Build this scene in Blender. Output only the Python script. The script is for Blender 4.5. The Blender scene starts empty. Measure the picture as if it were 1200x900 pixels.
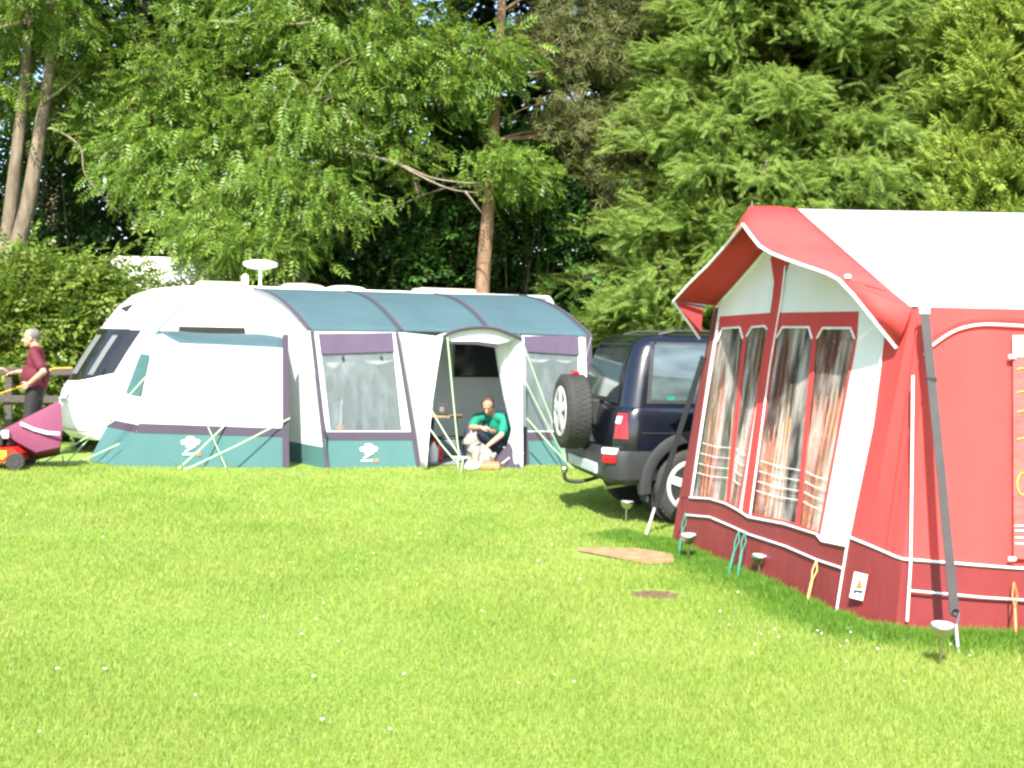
import bpy, bmesh, math, random
import numpy as np
from mathutils import Vector, Matrix
from mathutils.geometry import tessellate_polygon
random.seed(7)
rng = np.random.default_rng(7)
scene = bpy.context.scene
COL = scene.collection
R = math.radians

# ------------------------------------------------------------------ camera
FPX, CAM_H, PITCH, ROLL = 1400.0, 1.65, math.atan(50/1400), R(1.0)
fw = Vector((0, math.cos(PITCH), -math.sin(PITCH)))
r0 = Vector((1, 0, 0)); u0 = r0.cross(fw)
rt = r0*math.cos(ROLL) + u0*math.sin(ROLL)
up = u0*math.cos(ROLL) - r0*math.sin(ROLL)
EYE = Vector((0, 0, CAM_H))
def ray(x, y): return fw*FPX + rt*(x-600) - up*(y-450)
def dep(x, y, Y):                      # measured image point at world depth Y
    d = ray(x, y); return EYE + d*(Y/d.y)
def gnd(x, y, z=0.0):                  # measured image point on the lawn
    d = ray(x, y); return EYE + d*((z-CAM_H)/d.z)
def onp(x, y, p0, n, off=0.0):         # measured image point on a real plane
    d = ray(x, y); q = Vector(p0)+n*off
    return EYE + d*((q-EYE).dot(n)/d.dot(n))
cd = bpy.data.cameras.new('camera'); cam = bpy.data.objects.new('camera', cd); COL.objects.link(cam)
M = Matrix((rt, up, -fw)).transposed().to_4x4(); M.translation = EYE
cam.matrix_world = M
cd.sensor_width = 36; cd.lens = 36*FPX/1200; cd.clip_end = 2000; cd.clip_start = .05
scene.camera = cam

# ------------------------------------------------------------------ object helpers
def tag(o, label, cat, group=None, kind=None):
    if label: o['label'] = label
    if cat: o['category'] = cat
    if group: o['group'] = group
    if kind: o['kind'] = kind
    return o
def thing(name, label, cat, loc=(0,0,0), rz=0.0, group=None):
    o = bpy.data.objects.new(name, None); COL.objects.link(o)
    o.location = loc; o.rotation_euler = (0, 0, rz); o.empty_display_size = .1
    return tag(o, label, cat, group)
def link_mesh(name, me, mat, parent=None, smooth=False):
    o = bpy.data.objects.new(name, me); COL.objects.link(o)
    for m in (mat if isinstance(mat, (list, tuple)) else [mat]):
        if m: me.materials.append(m)
    if smooth:
        me.polygons.foreach_set('use_smooth', [True]*len(me.polygons))
    if parent: o.parent = parent
    return o
def np_mesh(name, V, Fc):              # V (n,3)  Fc (m,k)
    me = bpy.data.meshes.new(name)
    V = np.ascontiguousarray(V, dtype=np.float32); Fc = np.ascontiguousarray(Fc, dtype=np.int32)
    m, k = Fc.shape
    me.vertices.add(len(V)); me.vertices.foreach_set('co', V.ravel())
    me.loops.add(m*k); me.loops.foreach_set('vertex_index', Fc.ravel())
    me.polygons.add(m); me.polygons.foreach_set('loop_start', np.arange(0, m*k, k, dtype=np.int32))
    me.update(calc_edges=True); return me
class MB:
    def __init__(s): s.v = []; s.f = []; s.mi = []
    def add(s, vs, fs, mi=0):
        b = len(s.v); s.v += [Vector(p) for p in vs]
        for f in fs: s.f.append([b+i for i in f]); s.mi.append(mi)
        return s
    def quad(s, a, b, c, d, mi=0): return s.add([a,b,c,d], [(0,1,2,3)], mi)
    def grid(s, fn, nu, nv, mi=0):     # fn(u,v) in [0,1]
        vs = [fn(i/nu, j/nv) for j in range(nv+1) for i in range(nu+1)]
        fs = [(j*(nu+1)+i, j*(nu+1)+i+1, (j+1)*(nu+1)+i+1, (j+1)*(nu+1)+i) for j in range(nv) for i in range(nu)]
        return s.add(vs, fs, mi)
    def box(s, c, d, rz=0.0, bev=0.0, mi=0, rot=None):
        bm = bmesh.new(); bmesh.ops.create_cube(bm, size=1)
        for v in bm.verts: v.co = Vector((v.co.x*d[0], v.co.y*d[1], v.co.z*d[2]))
        if bev: bmesh.ops.bevel(bm, geom=bm.edges[:], offset=bev, segments=2, affect='EDGES', profile=.6)
        m = rot if rot else Matrix.Rotation(rz, 3, 'Z')
        bm.verts.index_update()
        s.add([m @ v.co + Vector(c) for v in bm.verts], [[v.index for v in f.verts] for f in bm.faces], mi); bm.free(); return s
    def tube(s, pts, r, n=8, mi=0, cap=True):
        pts = [Vector(p) for p in pts]; rs = r if isinstance(r, (list, tuple)) else [r]*len(pts)
        rings = []; prev = None
        for i, p in enumerate(pts):
            t = (pts[min(i+1, len(pts)-1)]-pts[max(i-1, 0)])
            t = t.normalized() if t.length > 1e-9 else Vector((0,0,1))
            if prev is None:
                a = t.cross(Vector((0,0,1)))
                if a.length < 1e-3: a = t.cross(Vector((1,0,0)))
            else: a = prev - t*prev.dot(t)
            a.normalize(); b = t.cross(a); prev = a
            rings.append([p + (a*math.cos(2*math.pi*k/n)+b*math.sin(2*math.pi*k/n))*rs[i] for k in range(n)])
        vs = [q for rg in rings for q in rg]; fs = []
        for i in range(len(pts)-1):
            for k in range(n): fs.append((i*n+k, i*n+(k+1)%n, (i+1)*n+(k+1)%n, (i+1)*n+k))
        if cap: fs.append(tuple(range(n))[::-1]); fs.append(tuple((len(pts)-1)*n+k for k in range(n)))
        return s.add(vs, fs, mi)
    def strip(s, pts, w, t, nrm, mi=0):   # flat strap along pts
        pts = [Vector(p) for p in pts]; vs = []
        for i, p in enumerate(pts):
            d = (pts[min(i+1, len(pts)-1)]-pts[max(i-1, 0)]).normalized()
            a = d.cross(nrm).normalized()*w/2; b = a.cross(d).normalized()*t/2
            vs += [p+a+b, p-a+b, p-a-b, p+a-b]
        fs = []
        for i in range(len(pts)-1):
            for k in range(4): fs.append((i*4+k, i*4+(k+1)%4, (i+1)*4+(k+1)%4, (i+1)*4+k))
        fs += [(3,2,1,0), tuple(len(vs)-4+k for k in range(4))]
        return s.add(vs, fs, mi)
    def lathe(s, prof, c, axis='Z', n=24, mi=0):  # prof [(r,h)]
        vs = []
        for r_, h in prof:
            for k in range(n):
                a = 2*math.pi*k/n; x, y = r_*math.cos(a), r_*math.sin(a)
                q = {'Z': (x, y, h), 'X': (h, x, y), 'Y': (x, h, y)}[axis]
                vs.append(Vector(c)+Vector(q))
        fs = []
        for i in range(len(prof)-1):
            for k in range(n): fs.append((i*n+k, i*n+(k+1)%n, (i+1)*n+(k+1)%n, (i+1)*n+k))
        fs.append(tuple(range(n))[::-1]); fs.append(tuple((len(prof)-1)*n+k for k in range(n)))
        return s.add(vs, fs, mi)
    def plate(s, outer, holes=(), mi=0):   # planar 3D polygon with holes
        polys = [[Vector(p) for p in outer]] + [[Vector(p) for p in h] for h in holes]
        flat = [p for q in polys for p in q]
        return s.add(flat, [tuple(t) for t in tessellate_polygon(polys)], mi)
    def build(s, name, mat, parent=None, smooth=False, world=False, solid=0.0, split=0, recalc=True):
        off = Vector((0,0,0)); q_ = parent if world else None
        while q_: off = off+q_.location; q_ = q_.parent
        me = bpy.data.meshes.new(name)
        me.from_pydata([tuple(p-off) for p in s.v], [], s.f); me.update()
        for i, m in enumerate(s.mi): me.polygons[i].material_index = m
        if recalc:
            bm = bmesh.new(); bm.from_mesh(me)
            bmesh.ops.remove_doubles(bm, verts=bm.verts[:], dist=1e-5)
            bmesh.ops.recalc_face_normals(bm, faces=bm.faces[:]); bm.to_mesh(me); bm.free()
        o = link_mesh(name, me, mat, parent, smooth)
        if solid:
            md = o.modifiers.new('thickness', 'SOLIDIFY'); md.thickness = solid; md.offset = 0
        if split:
            md = o.modifiers.new('edges', 'EDGE_SPLIT'); md.split_angle = R(split)
        return o
def spline(pts, n):
    pts = [Vector(p) for p in pts]; out = []
    P = [pts[0]*2-pts[1]] + pts + [pts[-1]*2-pts[-2]]
    for i in range(1, len(P)-2):
        for k in range(n):
            t = k/n; a, b, c, d = P[i-1], P[i], P[i+1], P[i+2]
            out.append(.5*((2*b)+(c-a)*t+(2*a-5*b+4*c-d)*t*t+(3*b-a-3*c+d)*t**3))
    return out+[pts[-1]]
def lerp(a, b, t): return a+(b-a)*t
def pinterp(pts, t):                   # piecewise 1-D
    for (a, va), (b, vb) in zip(pts, pts[1:]):
        if t <= b: return va+(vb-va)*max(0, (t-a)/(b-a))
    return pts[-1][1]

# ------------------------------------------------------------------ materials
def new_mat(name):
    m = bpy.data.materials.new(name); m.use_nodes = True; nt = m.node_tree
    return m, nt, nt.nodes['Principled BSDF'], nt.nodes['Material Output']
def mk(nt, t, **kw):
    n = nt.nodes.new(t)
    for k, v in kw.items(): setattr(n, k, v)
    return n
def noise_col(nt, cols, scale, detail=4, stretch=(1,1,1), coord='Object', lo=.3, hi=.7):
    tc = mk(nt, 'ShaderNodeTexCoord'); mp = mk(nt, 'ShaderNodeMapping'); mp.inputs['Scale'].default_value = stretch
    nt.links.new(tc.outputs[coord], mp.inputs[0])
    no = mk(nt, 'ShaderNodeTexNoise'); no.inputs['Scale'].default_value = scale; no.inputs['Detail'].default_value = detail
    nt.links.new(mp.outputs[0], no.inputs['Vector'])
    cr = mk(nt, 'ShaderNodeValToRGB'); e = cr.color_ramp.elements
    while len(e) < len(cols): e.new(.5)
    for i, c in enumerate(cols):
        e[i].position = lo+(hi-lo)*i/max(1, len(cols)-1); e[i].color = (*c, 1)
    nt.links.new(no.outputs['Fac'], cr.inputs[0]); return cr, no, mp
def vary(c, k): return tuple(max(0, min(1, x*k)) for x in c)
def mat(name, col, rough=.6, metal=0.0, var=.12, scale=8, bump=0.0, bscale=30, coat=0.0, spec=.5, transl=0.0, stretch=(1,1,1)):
    m, nt, b, out = new_mat(name)
    cr, no, mp = noise_col(nt, [vary(col, 1-var), vary(col, 1+var)], scale, stretch=stretch)
    nt.links.new(cr.outputs[0], b.inputs['Base Color'])
    b.inputs['Roughness'].default_value = rough; b.inputs['Metallic'].default_value = metal
    b.inputs['Specular IOR Level'].default_value = spec; b.inputs['Coat Weight'].default_value = coat
    if bump:
        n2 = mk(nt, 'ShaderNodeTexNoise'); n2.inputs['Scale'].default_value = bscale; n2.inputs['Detail'].default_value = 3
        nt.links.new(mp.outputs[0], n2.inputs['Vector'])
        bp = mk(nt, 'ShaderNodeBump'); bp.inputs['Strength'].default_value = bump; bp.inputs['Distance'].default_value = .03
        nt.links.new(n2.outputs['Fac'], bp.inputs['Height']); nt.links.new(bp.outputs[0], b.inputs['Normal'])
    if transl:
        t = mk(nt, 'ShaderNodeBsdfTranslucent'); nt.links.new(cr.outputs[0], t.inputs[0])
        mx = mk(nt, 'ShaderNodeMixShader'); mx.inputs[0].default_value = transl
        nt.links.new(b.outputs[0], mx.inputs[1]); nt.links.new(t.outputs[0], mx.inputs[2]); nt.links.new(mx.outputs[0], out.inputs[0])
    return m
def fabric(name, col, transl=.28, bump=.35, bscale=3.0, var=.06, stretch=(1,1,.35), rough=.75):
    return mat(name, col, rough=rough, var=var, scale=2.5, bump=bump, bscale=bscale, transl=transl, stretch=stretch, spec=.25)
def leaf_mat(name, cols, transl=.35, rough=.45, spec=.35):
    m, nt, b, out = new_mat(name)
    g = mk(nt, 'ShaderNodeNewGeometry'); cr = mk(nt, 'ShaderNodeValToRGB'); e = cr.color_ramp.elements
    while len(e) < len(cols): e.new(.5)
    for i, c in enumerate(cols): e[i].position = i/max(1, len(cols)-1); e[i].color = (*c, 1)
    nt.links.new(g.outputs['Random Per Island'], cr.inputs[0]); nt.links.new(cr.outputs[0], b.inputs['Base Color'])
    b.inputs['Roughness'].default_value = rough; b.inputs['Specular IOR Level'].default_value = spec
    t = mk(nt, 'ShaderNodeBsdfTranslucent')
    hs = mk(nt, 'ShaderNodeHueSaturation'); hs.inputs['Hue'].default_value = .485; hs.inputs['Value'].default_value = 1.35
    nt.links.new(cr.outputs[0], hs.inputs['Color']); nt.links.new(hs.outputs[0], t.inputs[0])
    mx = mk(nt, 'ShaderNodeMixShader'); mx.inputs[0].default_value = transl
    nt.links.new(b.outputs[0], mx.inputs[1]); nt.links.new(t.outputs[0], mx.inputs[2]); nt.links.new(mx.outputs[0], out.inputs[0])
    return m
def clear_mat(name, tint, alpha, rough=.12, streak=.3, stretch=(6,6,.5), scale=4):
    m, nt, b, out = new_mat(name)
    tr = mk(nt, 'ShaderNodeBsdfTransparent')
    b.inputs['Base Color'].default_value = (*tint, 1); b.inputs['Roughness'].default_value = rough
    cr, no, mp = noise_col(nt, [(alpha,)*3, (min(1, alpha+streak),)*3], scale, detail=3, stretch=stretch, lo=.45, hi=.72)
    bp = mk(nt, 'ShaderNodeBump'); bp.inputs['Strength'].default_value = .5; bp.inputs['Distance'].default_value = .03
    nt.links.new(no.outputs['Fac'], bp.inputs['Height']); nt.links.new(bp.outputs[0], b.inputs['Normal'])
    mx = mk(nt, 'ShaderNodeMixShader'); nt.links.new(cr.outputs[0], mx.inputs[0])
    nt.links.new(tr.outputs[0], mx.inputs[1]); nt.links.new(b.outputs[0], mx.inputs[2]); nt.links.new(mx.outputs[0], out.inputs[0])
    return m
X = {}
X['white_paint'] = mat('white_caravan_paint', (.80,.80,.78), .3, var=.03, coat=.3, scale=3)
X['cream'] = mat('cream_plastic', (.38,.33,.24), .5, var=.06)
X['grey_trim'] = mat('grey_trim', (.42,.46,.48), .4)
X['dark_glass'] = mat('dark_window_glass', (.012,.014,.014), .08, var=.2, spec=.6)
X['shade'] = mat('pale_blind', (.13,.135,.135), .7)
X['black'] = mat('black_plastic', (.02,.02,.021), .5)
X['rubber'] = mat('tyre_rubber', (.028,.027,.026), .75, bump=.5, bscale=60)
X['steel'] = mat('brushed_steel', (.55,.55,.55), .3, 1.0)
X['alloy'] = mat('alloy_wheel', (.55,.55,.54), .4, .25)
X['white_fab'] = fabric('white_tent_fabric', (.78,.80,.80))
X['teal_fab'] = fabric('teal_tent_fabric', (.105,.190,.220), .5)
X['skirt'] = fabric('teal_green_skirt', (.062,.150,.148), .08, bump=.8)
X['purple'] = fabric('purple_grey_fabric', (.060,.048,.070), .06)
X['lilac'] = fabric('lilac_blind_fabric', (.085,.065,.105), .06, bump=.6, bscale=6)
X['mesh'] = clear_mat('tinted_window_film', (.17,.20,.20), .30, .2, .34, (3,3,.9), 2.5)
X['green_rope'] = mat('pale_green_rope', (.34,.50,.28), .7)
X['red_fab'] = fabric('red_awning_canvas', (.56,.064,.060), .12, bump=.8, bscale=2.8, var=.10)
X['maroon'] = fabric('maroon_mudwall_vinyl', (.185,.030,.031), .03, bump=.9, bscale=3.5, rough=.45)
X['red_white'] = fabric('white_awning_canvas', (.80,.82,.80), .14, bump=.25, bscale=2.2)
X['piping'] = mat('white_piping', (.8,.8,.8), .5)
X['vinyl'] = clear_mat('clear_vinyl', (.76,.68,.63), .06, .07, .55, (2.4,2.4,.5), 3.0)  # pale streaks and warm tint stand in for reflections on the panes
X['strap'] = mat('grey_storm_strap', (.045,.039,.039), .6)
X['black_strap'] = mat('black_storm_strap', (.015,.015,.018), .6)
X['green_rubber'] = mat('green_peg_rubber', (.025,.20,.14), .5)
X['yellow_rubber'] = mat('yellow_peg_rubber', (.45,.32,.10), .5)
X['orange_rubber'] = mat('orange_peg_rubber', (.65,.15,.03), .5)
X['car_paint'] = mat('navy_car_paint', (.0045,.006,.012), .22, var=.1, coat=.6, spec=.5)
X['car_plastic'] = mat('grey_bumper_plastic', (.021,.023,.024), .5)
X['car_dark'] = mat('dark_bumper_plastic', (.03,.034,.032), .45)
X['car_glass'] = mat('car_tinted_glass', (.03,.04,.042), .06, var=.3, spec=.8)
X['red_lens'] = mat('red_lamp_lens', (.30,.006,.012), .15, coat=.5)
X['white_lens'] = mat('clear_lamp_lens', (.7,.7,.7), .15, coat=.5)
X['skin'] = mat('skin', (.47,.24,.16), .5, var=.10, scale=14)
X['burgundy'] = fabric('burgundy_cloth', (.115,.016,.030), .05)
X['grey_trouser'] = fabric('charcoal_trousers', (.028,.025,.026), .0)
X['jeans'] = fabric('dark_blue_jeans', (.025,.035,.06), .0)
X['teal_shirt'] = fabric('teal_polo_shirt', (.010,.19,.125), .03)
X['hair_grey'] = mat('grey_hair', (.12,.11,.10), .8, var=.35, scale=60)
X['hair_dark'] = mat('dark_cropped_hair', (.10,.055,.04), .8, var=.35, scale=60)
X['eye'] = mat('eye', (.03,.02,.015), .2)
X['fur'] = mat('cream_dog_fur', (.58,.54,.47), .9, var=.15, scale=40, bump=.8, bscale=80)
X['wood_grey'] = mat('weathered_fence_wood', (.085,.072,.06), .85, var=.35, scale=14, bump=.6, bscale=40, stretch=(1,1,8))
X['orange_rope'] = mat('orange_yellow_rope', (.75,.38,.02), .6)
X['mower_red'] = mat('red_mower_paint', (.55,.02,.01), .3, coat=.4)
X['yellow'] = mat('yellow_sticker', (.75,.55,.02), .5)
X['board'] = mat('tan_board', (.30,.185,.10), .7, var=.25, scale=10)
X['soil'] = mat('bare_soil', (.12,.075,.035), .95, var=.4, scale=20, bump=.7)
X['groundsheet'] = mat('grey_groundsheet', (.20,.22,.20), .8)
X['bark'] = mat('grey_tan_bark', (.155,.12,.08), .9, var=.45, scale=7, bump=.9, bscale=14, stretch=(1,1,.3))
X['pine_bark'] = mat('orange_pine_bark', (.19,.115,.065), .9, var=.45, scale=6, bump=.9, bscale=12, stretch=(1,1,.4))
X['dead'] = mat('dead_branch_wood', (.20,.16,.115), .9, var=.3)
# ------------------------------------------------------------------ sky, sun
SUN_EL, SUN_FROM = 47.0, 188.0          # elevation; compass bearing the light comes from (0 = +Y, clockwise)
w = bpy.data.worlds.new('World'); scene.world = w; w.use_nodes = True
nt = w.node_tree; bg = nt.nodes['Background']
sky = mk(nt, 'ShaderNodeTexSky', sky_type='NISHITA', sun_disc=False)
sky.sun_elevation = R(SUN_EL); sky.sun_rotation = R(SUN_FROM); sky.air_density = 1.0; sky.dust_density = 1.2
nt.links.new(sky.outputs[0], bg.inputs[0]); bg.inputs[1].default_value = .13
sd = bpy.data.lights.new('sun', 'SUN'); so = bpy.data.objects.new('sun', sd); COL.objects.link(so)
sd.energy = 4.6; sd.angle = R(.53); sd.color = (1, .95, .86)
sv = Vector((math.sin(R(SUN_FROM))*math.cos(R(SUN_EL)), math.cos(R(SUN_FROM))*math.cos(R(SUN_EL)), math.sin(R(SUN_EL))))
so.rotation_euler = sv.to_track_quat('Z', 'Y').to_euler(); so.location = sv*50
vs = scene.view_settings; vs.view_transform = 'Standard'; vs.look = 'None'; vs.exposure = 1.6; vs.gamma = 1; vs.use_curve_mapping = False

# ------------------------------------------------------------------ lawn
m, nt, b, out = new_mat('lawn_ground')
cr, no, mp = noise_col(nt, [(.14,.23,.028), (.20,.30,.042), (.26,.33,.065)], .9, 6, lo=.3, hi=.7)
c2, n2, _ = noise_col(nt, [(.5,.5,.5), (1.15,1.15,1.15)], 38, 5)
mx = mk(nt, 'ShaderNodeMix', data_type='RGBA', blend_type='MULTIPLY'); mx.inputs[0].default_value = 1
nt.links.new(cr.outputs[0], mx.inputs[6]); nt.links.new(c2.outputs[0], mx.inputs[7]); nt.links.new(mx.outputs[2], b.inputs['Base Color'])
b.inputs['Roughness'].default_value = .9
bp = mk(nt, 'ShaderNodeBump'); bp.inputs['Strength'].default_value = .7; bp.inputs['Distance'].default_value = .03
nt.links.new(n2.outputs['Fac'], bp.inputs['Height']); nt.links.new(bp.outputs[0], b.inputs['Normal'])
MB().grid(lambda u, v: (-150+300*u, -60+260*v, 0), 8, 8).build('lawn', m).update_tag()
tag(bpy.data.objects['lawn'], None, None, kind='structure')

def fnoise(x, y, s):                     # smooth pseudo noise for patchiness
    return (np.sin(x*1.7*s+1.3*np.sin(y*1.1*s))+np.sin(y*2.3*s+1.7*np.sin(x*.9*s+2))+np.sin((x+y)*.8*s+.6))/3
def grass_mesh(name, x, y, h, wd, matr, label):
    n = len(x); a = rng.uniform(0, 2*np.pi, n); lean = rng.uniform(.1, .75, n)*h; la = rng.uniform(0, 2*np.pi, n)
    V = np.zeros((n, 3, 3)); dx, dy = np.cos(a)*wd/2, np.sin(a)*wd/2
    V[:,0] = np.stack([x-dx, y-dy, np.full(n, -.002)], 1); V[:,1] = np.stack([x+dx, y+dy, np.full(n, -.002)], 1)
    V[:,2] = np.stack([x+np.cos(la)*lean, y+np.sin(la)*lean, h], 1)
    o = link_mesh(name, np_mesh(name, V.reshape(-1,3), np.arange(3*n).reshape(-1,3)), matr)
    return tag(o, label, 'grass', kind='stuff')
X['grass'] = leaf_mat('grass_blades', [(.165,.265,.030), (.22,.325,.045), (.275,.355,.068), (.38,.40,.14)], .35, .55, .25)
_nt = X['grass'].node_tree                # patches of fresher and drier turf
_cr = [n for n in _nt.nodes if n.type == 'VALTORGB'][0]; _cp, _, _m = noise_col(_nt, [(.76,.88,.65), (1,1,1), (1.10,1.03,1.2)], 1.15, 4, (1,.7,1), lo=.30, hi=.72)
_mx = mk(_nt, 'ShaderNodeMix', data_type='RGBA', blend_type='MULTIPLY'); _mx.inputs[0].default_value = 1
for l_ in list(_nt.links):
    if l_.from_node == _cr: to = l_.to_socket; _nt.links.remove(l_); _nt.links.new(_mx.outputs[2], to)
_nt.links.new(_cr.outputs[0], _mx.inputs[6]); _nt.links.new(_cp.outputs[0], _mx.inputs[7])
N = 860000
yy = 3.9*(17.5/3.9)**rng.random(N)       # density falls off with distance
xx = (rng.random(N)*2-1)*(yy*.50+2.0)
pn = fnoise(xx, yy, 1.1)
hh = (.016+.020*rng.random(N))*(1+.35*pn); ww = (.0034+.0028*rng.random(N))*(yy/6)**.9
soil_c = gnd(767, 697)
keep = ((xx-soil_c.x)/.19)**2+((yy-soil_c.y)/.16)**2 > 1+.4*rng.random(N)
bc = gnd(735, 650); keep &= ~((abs(xx-bc.x) < .42) & (abs(yy-bc.y) < .27))
keep &= yy < 15.05+.30*(xx+2.3)*(xx > -2.3)
grass_mesh('mown_grass', xx[keep], yy[keep], hh[keep], ww[keep], X['grass'], 'short bright green mown grass covering the pitch')
X['grass_long'] = leaf_mat('long_grass_blades', [(.075,.19,.016), (.11,.24,.024), (.16,.29,.036)], .4, .5, .3)
N = 52000                               # unmown fringe along the red awning and under the lights
t = rng.random(N); path = np.array([[1.0,10.25],[1.36,9.75],[1.70,8.5],[2.0,7.3],[2.1,6.93],[2.4,6.80],[4.2,6.76]])
seg = np.concatenate([[0], np.cumsum(np.hypot(*np.diff(path, axis=0).T))]); s_ = t*seg[-1]
px_, py_ = np.interp(s_, seg, path[:,0]), np.interp(s_, seg, path[:,1])
off = np.abs(rng.normal(0, .17, N)); ang = np.interp(s_, seg, [R(190)]*3+[R(200), R(225), R(268), R(270)])
gx, gy = px_+np.cos(ang)*off, py_+np.sin(ang)*off
cl = .55+.45*fnoise(gx, gy, 9)
grass_mesh('long_grass', gx, gy, (.025+.062*rng.random(N)*np.clip(1.15-off*2.0, .12, 1))*np.clip(.6+cl*.6, .3, 1.2), .006+.004*rng.random(N), X['grass_long'], 'longer dark green grass left unmown along the red awning')
# daisies
N = 64
dy = 4.8*(14/4.8)**rng.random(N); dx = (rng.random(N)*2-1)*dy*.42
k = rng.random(N) < .35; dx[k] = rng.normal(1.85, .35, k.sum()); dy[k] = rng.normal(6.35, .3, k.sum())
mb = MB()
for x, y in zip(dx, dy):
    r_ = random.uniform(.005, .010); z = random.uniform(.022, .034)
    n_ = 7; vs_ = [(x+r_*math.cos(i*6.283/n_), y+r_*math.sin(i*6.283/n_), z+r_*.25*math.sin(i*2.1)) for i in range(n_)]+[(x, y-.004, z+.004)]
    mb.add(vs_, [(i, (i+1)%n_, n_) for i in range(n_)])
X['petal'] = mat('white_petals', (.8,.8,.74), .7)
tag(mb.build('daisies', X['petal'], recalc=False), 'scattered white daisies and petals in the lawn', 'daisies', kind='stuff')

# ------------------------------------------------------------------ foliage
def frames(D, roll):
    D = D/np.linalg.norm(D, axis=1, keepdims=True)
    U = np.tile([0,0,1.0], (len(D),1)); S = np.cross(U, D); l = np.linalg.norm(S, axis=1, keepdims=True)
    S = np.where(l > 1e-3, S/np.maximum(l, 1e-6), [1,0,0]); Nn = np.cross(D, S)
    c, s = np.cos(roll)[:,None], np.sin(roll)[:,None]
    return D, S*c+Nn*s, Nn*c-S*s
def scatter(name, tv, tf, P, D, S, matr, parent, roll=None):
    P = np.asarray(P); n = len(P)
    if roll is None: roll = rng.normal(0, .7, n)
    A, B, C = frames(np.asarray(D, float), roll)
    V = P[:,None,:]+np.asarray(S)[:,None,None]*(tv[None,:,0:1]*A[:,None,:]+tv[None,:,1:2]*B[:,None,:]+tv[None,:,2:3]*C[:,None,:])
    Fc = (tf[None]+(np.arange(n)*len(tv))[:,None,None]).reshape(-1, tf.shape[1])
    return link_mesh(name, np_mesh(name, V.reshape(-1,3), Fc), matr, parent)
def leaflet(o, d, L, W, droop):
    d = np.array(d)/np.linalg.norm(d); s = np.array([-d[1], d[0], 0]); o = np.array(o)
    return [o, o+d*L*.45+s*W/2+[0,0,-droop*.3], o+d*L+[0,0,-droop], o+d*L*.45-s*W/2+[0,0,-droop*.3]]
def tmpl(items):
    v, f = [], []
    for q in items:
        b = len(v); v += list(q); f.append([b, b+1, b+2, b+3])
    return np.array(v), np.array(f)
ASH = tmpl([leaflet((.07+.055*i, 0, -.02*i), (.55, s, 0), .105, .042, .03) for i in range(4) for s in (-1, 1)]+[leaflet((.26,0,-.07), (1,0,0), .11, .045, .04)])
BROAD = tmpl([leaflet((.04*i, 0, 0), (.5, (-1)**i*(.6+.3*(i%3)), 0), .085, .06, .02+.01*(i%2)) for i in range(6)]+[leaflet((.22,0,0), (1,0,0), .09, .06, .03)])
BIG = tmpl([leaflet((.07*i, 0, .01*(i%3)), (.5, (-1)**i*(.6+.3*(i%3)), 0), .16, .10, .05) for i in range(6)])
def frond(n, L, bl, bw, droop):
    it = []
    for i in range(n):
        t = (i+.5)/n
        for s in (-1, 1):
            it.append(leaflet((L*t, 0, -droop*t*t), (.75, s*.8, 0), bl*(1-.55*t)*(.75+.25*(i%2)), bw, bl*.35))
    it.append(leaflet((L*.85, 0, -droop*.8), (1,0,0), bl*.9, bw, droop*.3)); return tmpl(it)
CYP = frond(11, .33, .12, .020, .05)
YEL = frond(7, .32, .14, .036, -.05)
PINE = tmpl([leaflet((.05*(i%3), 0, 0), (math.cos(a)*.8+.5, math.sin(a), 0), .13, .016, -.05*math.sin(2*a+i)) for i, a in enumerate(np.linspace(-1.9, 1.9, 10))])
def in_lobes(lobes, n, shell=.35, vol=.5):
    wts = np.array([l[1][0]*l[1][1]*l[1][2] for l in lobes])**vol; wts /= wts.sum(); out = []
    for (c, r), kk in zip(lobes, rng.multinomial(n, wts)):
        d = rng.normal(size=(kk,3)); d /= np.linalg.norm(d, axis=1, keepdims=True)
        q = rng.random(kk)**shell
        out.append(np.array(c)+d*q[:,None]*np.array(r))
    return np.concatenate(out)
def rough_path(a, b, n, wob, bow=0.0):
    a, b = Vector(a), Vector(b); L = (b-a).length; out = []
    for i in range(n+1):
        t = i/n; p = a.lerp(b, t); k = math.sin(math.pi*t)*L
        p += Vector((random.uniform(-1,1), random.uniform(-1,1), random.uniform(-.6,.6)))*wob*k+Vector((0,0,bow*k)); out.append(p)
    return out
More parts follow.
